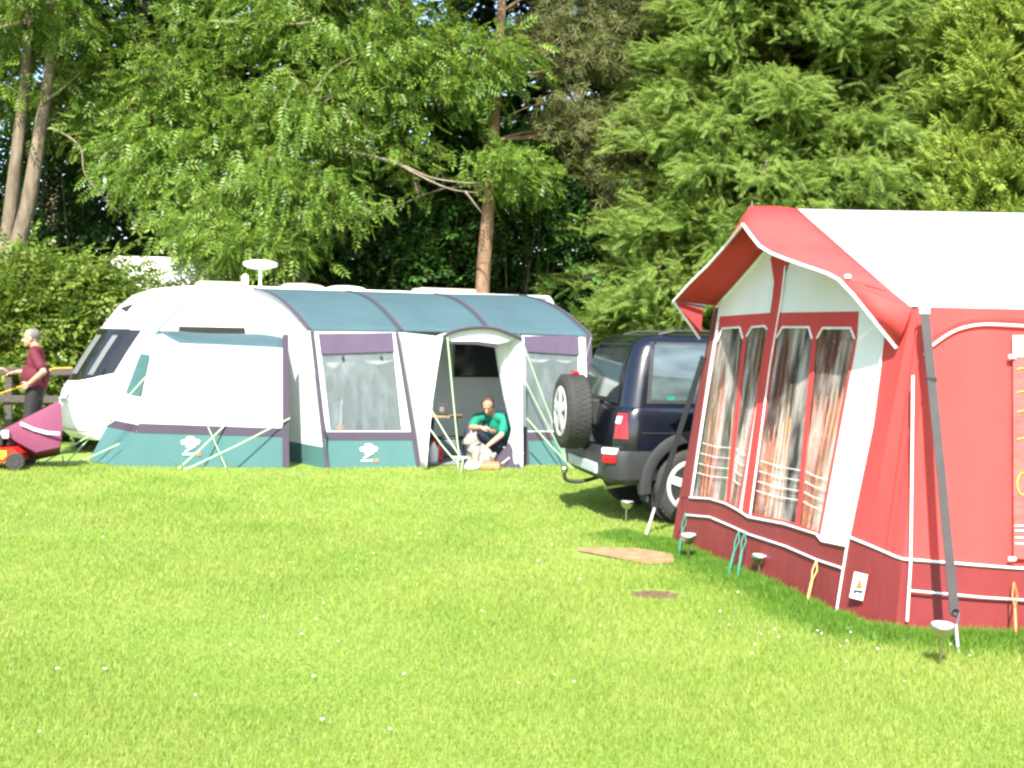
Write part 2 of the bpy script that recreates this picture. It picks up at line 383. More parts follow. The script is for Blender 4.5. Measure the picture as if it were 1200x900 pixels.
def broad_tree(name, label, trunk_paths, lobes, n_twig, per, T, matr, bark, group=None, n_limb=9, spread=.34, sc=(.8,1.25), out_c=None, min_z=2.6):
    base = Vector(trunk_paths[0][0][0]); base.z = 0
    o = thing(name, label, 'tree', base, 0, group)
    mb = MB(); nodes = []
    for pts, rad in trunk_paths:
        sp = spline(pts, 6); rs = [rad*(1-.72*i/(len(sp)-1)) for i in range(len(sp))]
        mb.tube(sp, rs, 12)
        nodes += [(p, rs[i]) for i, p in enumerate(sp) if p.z > min_z]
    tips = in_lobes(lobes, n_twig); idx = rng.choice(len(tips), min(n_limb*3, len(tips)), replace=False)
    limbs = []; NP = [n[0] for n in nodes]
    for i in idx[:n_limb*3]:
        tp = Vector(tips[i])
        j = min(range(len(NP)), key=lambda j: (NP[j]-tp).length+abs((tp.z-NP[j].z)-.45*(Vector((tp.x-NP[j].x, tp.y-NP[j].y, 0)).length))*.9)
        pth = rough_path(NP[j], tp, 7, .05, .06); r0_ = min(nodes[j][1]*.4, .014+.006*(tp-NP[j]).length, .035)
        mb.tube(pth, [r0_*(1-.85*q/7) for q in range(8)], 6); limbs += pth[2:]
    LA = np.array([tuple(p) for p in limbs]); P, D = [], []
    cen = np.array(out_c) if out_c is not None else np.mean(tips, axis=0)
    tw = MB()
    for tp in tips:
        j = np.argmin(((LA-tp)**2).sum(1)); a = LA[j]
        mb.tube([Vector(a), Vector(a*.5+tp*.5)+Vector((0,0,.06)), Vector(tp)], [.012, .008, .004], 4, cap=False)
        k = rng.poisson(per); dd = tp-a; dn = dd/(np.linalg.norm(dd)+1e-6)
        t = rng.random(k)**.6
        q = a+(tp-a)*t[:,None]*1.05+rng.normal(0, spread, (k,3))*[1,1,.62]
        outw = (q-cen); outw /= np.linalg.norm(outw, axis=1, keepdims=True)+1e-6
        d = dn*.5+outw*.6+rng.normal(0, .6, (k,3)); d[:,2] -= .16
        P.append(q); D.append(d)
    P = np.concatenate(P); D = np.concatenate(D)
    mb.build('trunk', bark, o, smooth=True, world=True, recalc=False)
    c = scatter('crown', *T, P-np.array(base), D, rng.uniform(*sc, len(P)), matr, o)
    return o
def conifer(name, label, base, h, prof, n_bough, per, T, matr, bark, trunk_r=.25, droop=-.02, tip_up=.0, sc=(.8,1.25), wid=.42, z0=.3, group=None, roll_sd=.55):
    base = Vector(base); o = thing(name, label, 'tree', base, 0, group)
    mb = MB(); tp = [(0,0,0), (.05,0,h*.35), (-.04,.03,h*.7), (0,0,h)]; sp = spline(tp, 5)
    mb.tube(sp, [trunk_r*(1-.93*i/(len(sp)-1)) for i in range(len(sp))], 10)
    P, D = [], []
    for i in range(n_bough):
        z = z0+(h-z0)*(1-(1-rng.random())**.78*1.0) if False else z0+(h-z0-.3)*rng.random()**1.25
        az = rng.uniform(0, 2*np.pi)
        if math.sin(az) > .35 and rng.random() < .55: az = -az
        Rr = pinterp(prof, z)*rng.uniform(.72, 1.10)
        dirv = np.array([math.cos(az), math.sin(az), 0]); side = np.array([-dirv[1], dirv[0], 0])
        a = np.array([0,0,min(h-.1, z+Rr*.25)]); e = dirv*Rr+[0,0,z+.10*Rr]
        mid = (a+e)/2+[0,0,.10*Rr]
        mb.tube([Vector(a), Vector(mid), Vector(e)], [.03+.008*Rr, .02, .006], 5, cap=False)
        k = int(per*(.35+.65*min(1, Rr/2.6))); t = .34+.66*rng.random(k)**.75
        q = ((1-t)**2)[:,None]*a+(2*t*(1-t))[:,None]*mid+(t**2)[:,None]*e
        wspan = wid*min(1.3, .45+Rr*.3)*(1.25-.95*t)
        ls = rng.normal(0, .55, k)*wspan
        q = q+side*ls[:,None]+np.stack([np.zeros(k), np.zeros(k), rng.normal(.0, .20, k)*(1.2-.8*t)-.15*np.abs(ls)*.6], 1)
        d = dirv*.8+side*(ls/ (wspan+1e-6)*.75)[:,None]+rng.normal(0, .30, (k,3)); d[:,2] += droop*3+tip_up+rng.normal(0, .3, k)
        P.append(q); D.append(d)
    P = np.concatenate(P); D = np.concatenate(D)
    mb.build('trunk', bark, o, smooth=True, recalc=False)
    scatter('crown', *T, P, D, rng.uniform(*sc, len(P)), matr, o, roll=rng.normal(0, roll_sd, len(P)))
    return o
X['ash_leaf'] = leaf_mat('ash_leaves', [(.068,.142,.017), (.105,.195,.024), (.16,.25,.034), (.23,.31,.055)], .46)
X['ash_leaf2'] = leaf_mat('yellowish_ash_leaves', [(.075,.14,.016), (.12,.20,.022), (.18,.26,.035)], .40)
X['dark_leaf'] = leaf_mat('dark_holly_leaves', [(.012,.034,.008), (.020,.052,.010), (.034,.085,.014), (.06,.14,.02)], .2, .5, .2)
X['deep_leaf'] = leaf_mat('deep_wood_leaves', [(.010,.022,.006), (.018,.038,.009), (.030,.062,.013)], .2, .6, .2)  # forest shade is put into these dark leaf colours
X['cyp_leaf'] = leaf_mat('green_cypress_sprays', [(.130,.222,.036), (.168,.265,.047), (.212,.305,.062), (.265,.345,.10)], .54, .55, .25)
X['yel_leaf'] = leaf_mat('yellow_green_conifer_sprays', [(.17,.265,.036), (.235,.325,.052), (.31,.37,.09)], .48, .55, .25)
X['pine_leaf'] = leaf_mat('olive_brown_pine_needles', [(.095,.115,.036), (.135,.150,.052), (.185,.178,.070), (.10,.150,.040)], .25, .6, .2)
X['hedge_leaf'] = leaf_mat('yellow_green_hedge_leaves', [(.055,.115,.012), (.10,.175,.02), (.16,.225,.03), (.20,.24,.055)], .36)
def PX(x, y, Y): return dep(x, y, Y)
def lobe(x, y, Y, r): c = dep(x, y, Y); return (tuple(c), r)

# twin-trunk tree at the far left
Y1 = 20.3; bt = dep(6, 400, Y1); bt.z = 0
broad_tree('tall_tree', 'tall tree with two slender tan trunks at the left edge behind the hedge',
  [([bt, PX(4,330,Y1), PX(12,250,Y1), PX(22,160,Y1), PX(32,60,Y1), PX(40,-80,Y1), PX(52,-230,Y1)], .15),
   ([bt+Vector((.08,-.05,0)), PX(16,320,Y1), PX(33,240,Y1), PX(46,160,Y1), PX(60,70,Y1), PX(74,-60,Y1), PX(110,-260,Y1)], .17)],
  [lobe(60,10,20,(1.7,1.5,.8)), lobe(40,-120,20.3,(2.4,2.2,1.5)), lobe(180,-140,21,(2.2,2,1.5)), lobe(-60,60,20.5,(1.3,1.5,1.3)), lobe(110,100,21.5,(1.0,1,.9)), lobe(90,-330,21,(2.5,2.5,2))],
  340, 24, ASH, X['ash_leaf2'], X['bark'], sc=(.7,1.15))
# leafy ash hanging down behind the caravan roof
Y2 = 21.6; b2 = dep(352, 420, Y2); b2.z = 0
broad_tree('ash_tree', 'bright green ash with drooping leaves hanging low behind the caravan roof',
  [([b2, PX(350,300,Y2), PX(340,200,Y2), PX(335,120,Y2), PX(350,20,Y2), PX(380,-120,Y2), PX(390,-300,Y2)], .17),
   ([PX(340,180,Y2), PX(375,110,Y2), PX(420,70,Y2), PX(470,10,Y2), PX(510,-90,Y2)], .075),
   ([PX(338,160,Y2), PX(285,120,Y2), PX(235,60,Y2), PX(190,-40,Y2)], .075)],
  [lobe(215,110,20.4,(1.15,.9,1.0)), lobe(170,190,20.2,(.65,.6,.7)), lobe(230,215,20.0,(1.05,.8,.75)), lobe(320,225,19.9,(1.0,.7,.75)), lobe(300,120,20.6,(.9,.8,.9)), lobe(255,285,19.3,(.45,.35,.35)), lobe(150,318,19.2,(.3,.25,.2)), lobe(215,272,19.0,(.5,.25,.12)), lobe(190,322,19.1,(.18,.15,.10)), lobe(330,295,20.0,(.72,.5,.36)), lobe(130,140,20.6,(.5,.5,.5)), lobe(345,110,19.9,(.6,.4,.6)), lobe(345,215,19.7,(.6,.35,.6)), lobe(300,285,19.5,(.5,.35,.3)), lobe(405,235,20.2,(.6,.4,.4)), lobe(575,60,20.6,(.4,.3,.45)), lobe(585,190,20.7,(.35,.3,.3)),
   lobe(180,35,20.8,(1.0,.9,.8)), lobe(290,30,20.8,(1.2,1,.8)), lobe(420,75,20.6,(1.1,.9,.9)), lobe(395,170,20.5,(.6,.6,.7)), lobe(480,30,20.8,(1.1,.9,.7)), lobe(540,110,20.9,(.75,.6,.45)), lobe(480,150,21,(.8,.7,.4)),
   lobe(625,80,21,(.42,.4,.35)), lobe(620,205,21,(.55,.5,.35)), lobe(330,-110,21,(3.2,2,1.6)), lobe(500,-150,21.5,(2.4,2,1.6)), lobe(200,-150,21,(2,2,1.5)), lobe(400,-320,21.8,(3.6,3,2.2))],
  760, 27, ASH, X['ash_leaf'], X['bark'], n_limb=14, spread=.27, sc=(.7,1.2))
# pine
Y3 = 21.4; b3 = dep(560, 420, Y3); b3.z = 0
broad_tree('pine_tree', 'pine with a straight orange trunk and olive brown needle clumps', 
  [([b3, PX(566,330,Y3), PX(573,240,Y3), PX(579,150,Y3), PX(585,60,Y3), PX(590,-40,Y3), PX(596,-200,Y3), PX(600,-360,Y3)], .145)],
  [lobe(690,75,21.8,(.85,.8,.5)), lobe(660,130,21.8,(.6,.6,.4)), lobe(720,150,22,(.75,.8,.5)), lobe(700,20,22,(.95,.9,.5)), lobe(640,30,22,(.6,.6,.5)), lobe(690,210,22.2,(.5,.6,.35)), lobe(735,235,22,(.45,.5,.3)), lobe(505,70,22.3,(.5,.5,.35)),
   lobe(640,-130,22,(2.4,2,1.2)), lobe(580,-260,22,(2.6,2.4,1.5)), lobe(760,-80,22.5,(1.4,1.2,.9))],
  260, 48, PINE, X['pine_leaf'], X['pine_bark'], n_limb=8, spread=.24, sc=(.8,1.4), min_z=5.2)
# young bright tree between pine and cypress
Y4 = 24.5; b4 = dep(775, 400, Y4); b4.z = 0
broad_tree('young_tree', 'yellow green leafy tree showing between the pine and the big cypress',
  [([b4, PX(778,200,Y4), PX(782,60,Y4), PX(785,-150,Y4)], .11)],
  [lobe(775,75,24,(.7,.7,.9)), lobe(770,10,24,(1.0,.9,.8)), lobe(790,-120,24.3,(1.7,1.4,1.4)), lobe(745,160,24.3,(.7,.6,.6))],
  90, 16, BROAD, X['hedge_leaf'], X['bark'], n_limb=4, spread=.28, sc=(1.0,1.5))
# conifers on the right
c1 = dep(905, 400, 22.4); c1.z = 0
conifer('cypress_tree', 'broad soft green cypress rising behind the dark car', c1, 14.5, [(0,3.9),(2,4.05),(4,3.6),(6.5,2.9),(9,2.1),(12,1.0),(14.5,.1)], 640, 105, CYP, X['cyp_leaf'], X['bark'], .32, sc=(.8,1.3), wid=.62, roll_sd=.8)
c2 = dep(1065, 400, 25.0); c2.z = 0
conifer('cypress_tree', 'taller green cypress standing behind the red awning ridge', c2, 17, [(0,4.4),(3,4.4),(6,4.0),(9,3.0),(13,1.6),(17,.1)], 460, 80, CYP, X['cyp_leaf'], X['bark'], .34, sc=(.9,1.45), wid=.65, roll_sd=.8)
c3 = dep(1205, 400, 20.0); c3.z = 0
conifer('yellow_conifer', 'yellow green feathery conifer at the right edge above the white awning roof', c3, 12.5, [(0,2.7),(2,2.65),(4,2.2),(7,1.35),(10,.6),(12.5,.08)], 520, 100, YEL, X['yel_leaf'], X['bark'], .2, droop=.0, tip_up=.55, sc=(.9,1.4), roll_sd=1.3)

def shrub(name, label, cat, base, lobes, n_twig, per, T, matr, stems=6, spread=.2, sc=(.8,1.3), group=None):
    base = Vector(base); o = thing(name, label, cat, base, 0, group); mb = MB()
    tips = in_lobes(lobes, n_twig, .3); P, D = [], []
    cen = np.mean(tips, axis=0)
    roots = [np.array([random.uniform(l[0][0]-l[1][0]*.6, l[0][0]+l[1][0]*.6), l[0][1]+.2, 0]) for l in lobes for _ in range(max(1, stems//len(lobes)))]
    for i, tp in enumerate(tips):
        rr = min(roots, key=lambda q: abs(q[0]-tp[0])+random.random()*.4)
        if i % 3 == 0:
            mb.tube([Vector(rr), Vector(rr*.5+tp*.5)+Vector((random.uniform(-.1,.1),0,.1)), Vector(tp)], [.03,.018,.005], 5, cap=False)
        k = rng.poisson(per); q = tp+rng.normal(0, spread, (k,3))
        d = (q-cen)*[1,1,.6]; d /= np.linalg.norm(d, axis=1, keepdims=True)+1e-6
        d = d+rng.normal(0, .6, (k,3)); q[:,2] = np.maximum(q[:,2], .04); P.append(q); D.append(d)
    P = np.concatenate(P); D = np.concatenate(D)
    mb.build('stems', X['bark'], o, world=True, recalc=False)
    scatter('foliage', *T, P-np.array(base), D, rng.uniform(*sc, len(P)), matr, o); return o
hb = dep(60, 430, 18.6); hb.z = 0
shrub('hedge', 'yellow green leafy hedge behind the wooden fence at the left', 'hedge', hb,
  [lobe(0,385,18.6,(1.0,.55,1.0)), lobe(60,400,18.4,(1.0,.55,1.0)), lobe(115,385,18.7,(.8,.5,.95)), lobe(-90,390,18.6,(1.2,.6,1.1)), lobe(30,460,18.3,(1.8,.5,.75)), lobe(20,330,18.9,(.55,.4,.45)), lobe(100,340,18.9,(.55,.4,.35)), lobe(-200,400,18.6,(1.4,.6,1.2)), lobe(165,420,19.3,(.8,.4,1.1))],
  420, 20, BROAD, X['hedge_leaf'], 18)
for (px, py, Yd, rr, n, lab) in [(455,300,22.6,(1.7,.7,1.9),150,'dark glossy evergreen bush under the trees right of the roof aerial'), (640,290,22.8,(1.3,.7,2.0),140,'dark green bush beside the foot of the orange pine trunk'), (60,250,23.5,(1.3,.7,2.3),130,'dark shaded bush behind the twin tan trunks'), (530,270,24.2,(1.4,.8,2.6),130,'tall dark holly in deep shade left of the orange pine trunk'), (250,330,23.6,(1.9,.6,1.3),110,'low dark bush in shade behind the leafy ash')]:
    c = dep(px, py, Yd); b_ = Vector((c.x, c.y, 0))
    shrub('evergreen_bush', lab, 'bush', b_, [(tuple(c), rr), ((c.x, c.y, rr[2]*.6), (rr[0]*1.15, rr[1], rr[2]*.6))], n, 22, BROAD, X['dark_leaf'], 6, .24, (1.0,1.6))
# deep wood
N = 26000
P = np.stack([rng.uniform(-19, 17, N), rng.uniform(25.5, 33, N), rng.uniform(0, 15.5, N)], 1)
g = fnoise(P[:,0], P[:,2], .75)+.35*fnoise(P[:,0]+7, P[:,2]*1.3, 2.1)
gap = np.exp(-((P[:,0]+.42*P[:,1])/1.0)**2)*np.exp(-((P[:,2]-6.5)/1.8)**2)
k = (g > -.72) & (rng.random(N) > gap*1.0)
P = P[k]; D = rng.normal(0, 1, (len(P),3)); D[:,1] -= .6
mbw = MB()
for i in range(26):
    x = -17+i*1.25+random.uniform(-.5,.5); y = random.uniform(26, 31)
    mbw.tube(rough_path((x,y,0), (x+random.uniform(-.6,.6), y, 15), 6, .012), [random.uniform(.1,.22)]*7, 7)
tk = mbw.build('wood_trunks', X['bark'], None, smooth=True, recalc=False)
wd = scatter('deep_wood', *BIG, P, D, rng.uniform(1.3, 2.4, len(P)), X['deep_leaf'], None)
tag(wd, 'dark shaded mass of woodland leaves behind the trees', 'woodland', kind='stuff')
tag(tk, 'mass of shaded trunks deep in the wood', 'tree trunks', kind='stuff')
# bare branches
def branch(label, pts, Yd, r, sub=()):
    P_ = [dep(x, y, Yd) for x, y in pts]; mb = MB(); sp = spline(P_, 5)
    mb.tube(sp, [r*.85*(1-.85*i/(len(sp)-1)) for i in range(len(sp))], 6)
    for s in sub:
        q = spline([dep(x, y, Yd-.05) for x, y in s], 4); mb.tube(q, [r*.6*(1-.7*i/(len(q)-1)) for i in range(len(q))], 5)
    return mb
ash = [o for o in COL.objects if o.name == 'ash_tree'][0]; tall = [o for o in COL.objects if o.name == 'tall_tree'][0]
br = branch('', [(380,172),(428,181),(470,193),(505,208),(545,214),(562,214)], 20.3, .035, [[(455,186),(500,210),(530,222),(560,226)], [(545,224),(565,250)]])
br.build('bare_branch', X['dead'], ash, smooth=True, world=True, recalc=False)
br = branch('', [(345,150),(365,115),(385,85),(415,65)], 20.1, .04, [[(345,135),(395,105)], [(340,140),(320,110),(300,95)], [(345,140),(400,138)], [(366,205),(385,185)]])
br.build('bare_branch', X['dead'], ash, smooth=True, world=True, recalc=False)
br = branch('', [(250,25),(300,28),(345,28),(375,24)], 20.1, .04, []); br.build('bare_branch', X['dead'], ash, smooth=True, world=True, recalc=False)
br = branch('', [(-20,38),(25,25),(55,12),(75,-2)], 19.7, .045); br.build('bare_branch', X['dead'], tall, smooth=True, world=True, recalc=False)
br = branch('', [(50,120),(72,105),(100,80)], 20.2, .04); br.build('bare_branch', X['dead'], tall, smooth=True, world=True, recalc=False)
br = branch('', [(60,150),(80,160),(95,175),(100,205),(125,235),(143,252)], 19.9, .025); br.build('bare_branch', X['dead'], tall, smooth=True, world=True, recalc=False)
# ================================================================== white caravan
CY = R(22); cu = Vector((math.cos(CY), math.sin(CY), 0)); cn = Vector((math.sin(CY), -math.cos(CY), 0))
C0 = Vector((-4.88, 16.46, 0))
van = thing('caravan', 'white touring caravan with sloping dark front window, joined to the teal roofed awning', 'caravan', C0, CY)
CH = 2.37; CW = 2.2; CL = 6.15
# front edge x of the side profile by height, and the bow of the front in plan
FRONT = [(.20,-1.02), (.30,-1.14), (.55,-1.18), (.85,-1.12), (1.05,-1.0), (1.40,-.80), (1.80,-.55), (2.05,-.36), (2.22,-.16), (2.32,.10), (2.37,.50)]
def fx(z): return pinterp([(a, b) for a, b in FRONT], z)
def front_pt(wv, z, off=0.0):          # wv in [-1,1] across
    e = abs(wv); x = fx(z) - .10 + .42*e**2.2 + .16*max(0, e-.8)/.2*max(0, e-.8)/.2
    return Vector((x-off, CW/2+wv*CW/2*(1-.02*e), z))
def rear_x(z): return CL-.02-(.16*max(0, z-2.0)/.37)**1.0*1.2
mb = MB(); ws = [-1,-.97,-.93,-.86,-.75,-.6,-.4,-.2,0,.2,.4,.6,.75,.86,.93,.97,1]; zs = [.20,.24,.30,.42,.55,.70,.85,.95,1.05,1.22,1.40,1.60,1.80,1.93,2.05,2.14,2.22,2.28,2.32,2.355,2.37]
secs = []
for z in zs:
    rowf = [front_pt(w_, z) for w_ in ws]
    rr = .12; xr = rear_x(z)
    rowr = [Vector((xr-.10, CW-.0, z)), Vector((xr-.02, CW-.06, z)), Vector((xr, CW-.18, z)), Vector((xr, .18, z)), Vector((xr-.02, .06, z)), Vector((xr-.10, 0, z))]
    ins = 0 if z < 2.28 else (.05*((z-2.28)/.09)**2)
    ring = rowf+rowr
    ring = [Vector((p.x, lerp(p.y, CW/2, ins/1.1*1.0), p.z)) for p in ring]
    secs.append(ring)
n = len(secs[0]); vs_ = [p for s in secs for p in s]; fs_ = []
for i in range(len(secs)-1):
    for k in range(n): fs_.append((i*n+k, i*n+(k+1)%n, (i+1)*n+(k+1)%n, (i+1)*n+k))
fs_.append(tuple(range(n))); fs_.append(tuple((len(secs)-1)*n+k for k in range(n)))
body = mb.add(vs_, fs_).build('body', X['white_paint'], van, smooth=True, split=40)
# front window, its blinds, seam and lamp
fwn = MB().grid(lambda u, v: front_pt(lerp(-.965,.93,u), lerp(1.00+.12*abs(2*u-1)**4, 1.72, v), .012), 40, 8).build('front_window', X['dark_glass'], van, smooth=True)
mb = MB()
for a, b in [(-.80,-.70), (-.42,-.14), (.16,.42), (.66,.74)]:
    mb.grid(lambda u, v: front_pt(lerp(a,b,u), lerp(1.09,1.64,v), .020), 4, 5)
mb.build('blind', X['shade'], fwn, smooth=True)
mb = MB(); mb.tube([front_pt(lerp(-.88,.88,i/20), 1.735, .012) for i in range(21)], .012, 6); mb.build('window_seal', X['grey_trim'], fwn)
mb = MB(); mb.tube([front_pt(lerp(-.97,.97,i/24), 1.86, .008) for i in range(25)], .016, 6); mb.build('seam', X['grey_trim'], van)
mb = MB(); mb.tube([front_pt(lerp(-.97,.97,i/24), .92, .006) for i in range(25)], .010, 6); mb.build('seam', X['grey_trim'], van)
mb = MB(); mb.add([front_pt(-.62,2.08,.02), front_pt(-.38,2.02,.02), front_pt(-.62,1.97,.02)], [(0,1,2)]); mb.build('marker_lamp', X['black'], van, solid=.02)
mb = MB(); mb.tube([front_pt(lerp(-.55,-.25,i/6), .74, .03) for i in range(7)], .018, 6); mb.build('grab_handle', X['grey_trim'], van)
mb = MB(); mb.tube([front_pt(lerp(-.9,.9,i/20), .33, .006) for i in range(21)], .014, 6); mb.build('seam', X['cream'], van)
# side trim that arches over the front corner
sp = spline([(-.25,-.008,1.30), (-.12,-.008,1.6), (.16,-.008,1.95), (.42,-.008,2.18), (.85,-.008,2.30), (1.5,-.006,2.335), (CL-.3,-.004,2.335)], 6)
MB().tube(sp, .014, 6).build('side_trim', X['grey_trim'], van)
def side_window(x0, x1, z0, z1):
    w_ = MB().box(((x0+x1)/2, -.006, (z0+z1)/2), (x1-x0, .03, z1-z0), bev=.012).build('window', X['dark_glass'], van, split=30)
    MB().box(((x0+x1)/2, -.024, z0+.02), (x1-x0-.1, .012, .02)).build('window_frame', X['black'], w_)
def vloc(x, y, off=0):                 # image measurement -> caravan side plane, local
    p = onp(x, y, C0, cn, off); d = p-C0; return d.dot(cu), p.z
xa, _ = vloc(209,385); xb, _ = vloc(287,385); side_window(xa, xb, 1.30, vloc(250,383)[1])
xa, za = vloc(531,442); xb, zb = vloc(590,401); side_window(xa, xb, za, zb)
# roof fittings
def roof_box(px0, px1, h, yb, m_, nm, dome=False):
    x0 = vloc(px0,336)[0]; x1 = vloc(px1,336)[0]; cx, L = (x0+x1)/2+.0, x1-x0
    q = MB()
    if dome:
        q.grid(lambda u, v: (cx+L/2*math.cos(math.pi*(1-u)), yb+.3*math.cos(math.pi*(1-v)), CH+h*(math.sin(math.pi*u)*math.sin(math.pi*v))**.5), 12, 10)
        return q.build(nm, m_, van, smooth=True)
    return q.box((cx, yb, CH+h/2-.004), (L, .5, h), bev=min(.03, h*.4)).build(nm, m_, van, split=40)
roof_box(238,292,.075,.7,X['cream'],'roof_vent'); roof_box(338,392,.10,.8,X['cream'],'roof_vent',True); roof_box(398,440,.085,.8,X['white_paint'],'roof_vent',True)
rv = roof_box(505,572,.09,.75,X['cream'],'roof_vent'); 
ax = vloc(313,336)[0]; ay = .55
aer = MB().lathe([(.0,.27),(.10,.27),(.235,.31),(.255,.335),(.245,.37),(.13,.40),(0,.405)], (ax, ay, CH)).build('roof_aerial', X['white_paint'], van, smooth=True)
MB().tube([(ax,ay,CH-.02),(ax,ay,CH+.31)], .022, 8).build('mast', X['white_paint'], aer)
MB().lathe([(.05,-.01),(.05,.16),(.02,.19)], (ax-.22, ay, CH), n=10).build('roof_chimney', X['white_paint'], van)
# running gear and hitch
for wy in (.10, CW-.10):
    wh = MB().lathe([(.10,-.09),(.29,-.09),(.32,-.06),(.32,.06),(.29,.09),(.10,.09)], (3.1, wy, .32), 'Y', 28).build('wheel', X['rubber'], van, smooth=True, split=40)
    MB().lathe([(.19,-.095),(.17,-.1),(.05,-.10)], (3.1, wy, .32), 'Y', 20).build('rim', X['alloy'], wh)
mb = MB(); mb.tube([(.3,.5,.28),(-1.15,1.05,.30)], .03, 6); mb.tube([(.3,1.7,.28),(-1.15,1.15,.30)], .03, 6); mb.box((-1.2,1.1,.33), (.22,.10,.10), bev=.02)
mb.build('hitch', X['black'], van)
jw = MB().tube([(-.95,.92,.06),(-.95,.92,.40)], .022, 8).build('jockey_wheel', X['steel'], van)
MB().lathe([(.04,-.03),(.09,-.03),(.09,.03),(.04,.03)], (-.95,.92,.09), 'Y', 14).build('tyre', X['rubber'], jw)
mb = MB(); mb.tube([(.10,.15,.22),(.02,.10,.02)], .02, 6); mb.box((.02,.10,.012), (.12,.12,.02)); mb.build('corner_steady', X['black'], van)

# ================================================================== teal awning fixed to the caravan
P1, P2 = gnd(383, 549), gnd(655, 549)
A0 = Vector(P1)
au = (P2-P1); au.z = 0; AY = R(16); au = Vector((math.cos(AY), math.sin(AY), 0)); an_h = Vector((math.sin(AY), -math.cos(AY), 0))
an = (an_h*1.75 + Vector((0,0,.33))).normalized()          # the front leans back towards the caravan
aw = thing('caravan_awning', 'awning with teal roof, white walls and green skirt fixed along the white caravan', 'awning', A0)
def AP(x, y, off=0.0): return onp(x, y, A0, an, off)
def CP(x, y, off=.03): return onp(x, y, C0, cn, off)
def plate(name, px, m_, parent, holes=(), off=0.0, pl=AP, solid=.003):
    return MB().plate([pl(*q, off) for q in px], [[pl(*q, off) for q in h] for h in holes]).build(name, m_, parent, world=True, solid=solid)
def W(parent): return parent           # parts keep world offsets through aw.location
# --- roof: three bays curving from the rail to the eave
rail = [(297,338), (407,341), (510,344), (610,346)]; eave = [(363,387), (471,388), (577,390), (693,394)]
RA = [CP(*q) for q in rail]; EA = [AP(*q, .02) for q in eave]
def roof_pt(s, v):
    i = min(2, int(s*3)); t = s*3-i
    a, e = lerp(RA[i], RA[i+1], t), lerp(EA[i], EA[i+1], t)
    sag = -.035*math.sin(math.pi*t)*math.sin(math.pi*min(1, v*1.0))
    return lerp(a, e, v) + Vector((0,0,.115*math.sin(math.pi*v)+sag)) + an_h*.07*math.sin(math.pi*v)
for i in range(3):
    MB().grid(lambda u, v: roof_pt((i+u*.9999)/3, v), 14, 12).build('roof_panel', X['teal_fab'], aw, smooth=True, world=True, solid=.003)
for s in (0, 1/3, 2/3, .9999):
    MB().strip([roof_pt(s, v/12)+Vector((0,0,.008)) for v in range(13)], .055, .008, (an_h*.5+Vector((0,0,1))).normalized()).build('roof_seam', X['purple'], aw, world=True)
# --- left side wall of the awning (rail to front corner)
sw = [CP(297,338,.0)]+[roof_pt(0, v/10) for v in range(1, 11)]
basec = Vector((P1.x, P1.y, 0)); backc = Vector((RA[0].x, RA[0].y, 0))
MB().plate([backc+Vector((0,0,0))]+sw+[basec]).build('side_wall', X['white_fab'], aw, world=True, solid=.003)
wn = (backc-basec).cross(Vector((0,0,1))).normalized()
if wn.x > 0: wn = -wn
# right side wall (hidden from here but closes the tent)
baser = onp(656, 549, A0, an_h); baser.z = 0; backr = Vector((RA[3].x, RA[3].y, 0))
MB().plate([backr]+[roof_pt(.9999, v/10) for v in range(0, 11)]+[baser]).build('side_wall', X['white_fab'], aw, world=True, solid=.003)
# --- front panels
def scall(x0, x1, y, n, d): return [(lerp(x0,x1,i/n), y+d*math.sin(math.pi*i/n)) for i in range(n+1)]
LW = [(374,392),(459,391),(471,505),(387,505)]
plate('front_panel', [(363,387),(464,388),(489,507),(383,507)], X['white_fab'], aw, [LW])
fl = plate('window', LW, X['mesh'], aw, off=-.01)
plate('rolled_blind', [(373,391),(460,390),(462,412),(376,415)], X['lilac'], fl, off=.015)
plate('scalloped_curtain', [(377,416),(462,414)]+scall(464,420,421,10,6)+[(403,438)]+scall(400,380,424,6,8), X['white_fab'], fl, off=-.10)
plate('front_seam', [(463,390),(469,390),(495,548),(488,548)], X['purple'], aw, off=.012)
plate('front_seam', [(363,388),(368,388),(387,549),(381,549)], X['purple'], aw, off=.012)
sk = plate('skirt', [(383,516),(490,516),(494,549),(383,550)], X['skirt'], aw)
plate('skirt_band', [(383,506),(489,506),(490,516),(383,516)], X['purple'], aw, off=.004)
# window beads
for bx in (402, 447): MB().box(AP(bx, 419, .03), (.03,.03,.05), bev=.008).build('toggle', X['black'], fl).location = -Vector(aw.location)
# a pole with an orange foot standing inside the window: parts of the tent frame
pp = [AP(402,440,-.55), AP(399,500,-.55)]
ip = MB().tube(pp, .013, 6).build('inner_pole', X['piping'], aw, world=True); MB().lathe([(.02,0),(.07,0),(.05,.05),(.015,.07)], pp[1]-Vector((0,0,.04)), n=10).build('pole_foot', X['orange_rubber'], ip, world=False).location = -Vector(aw.location)
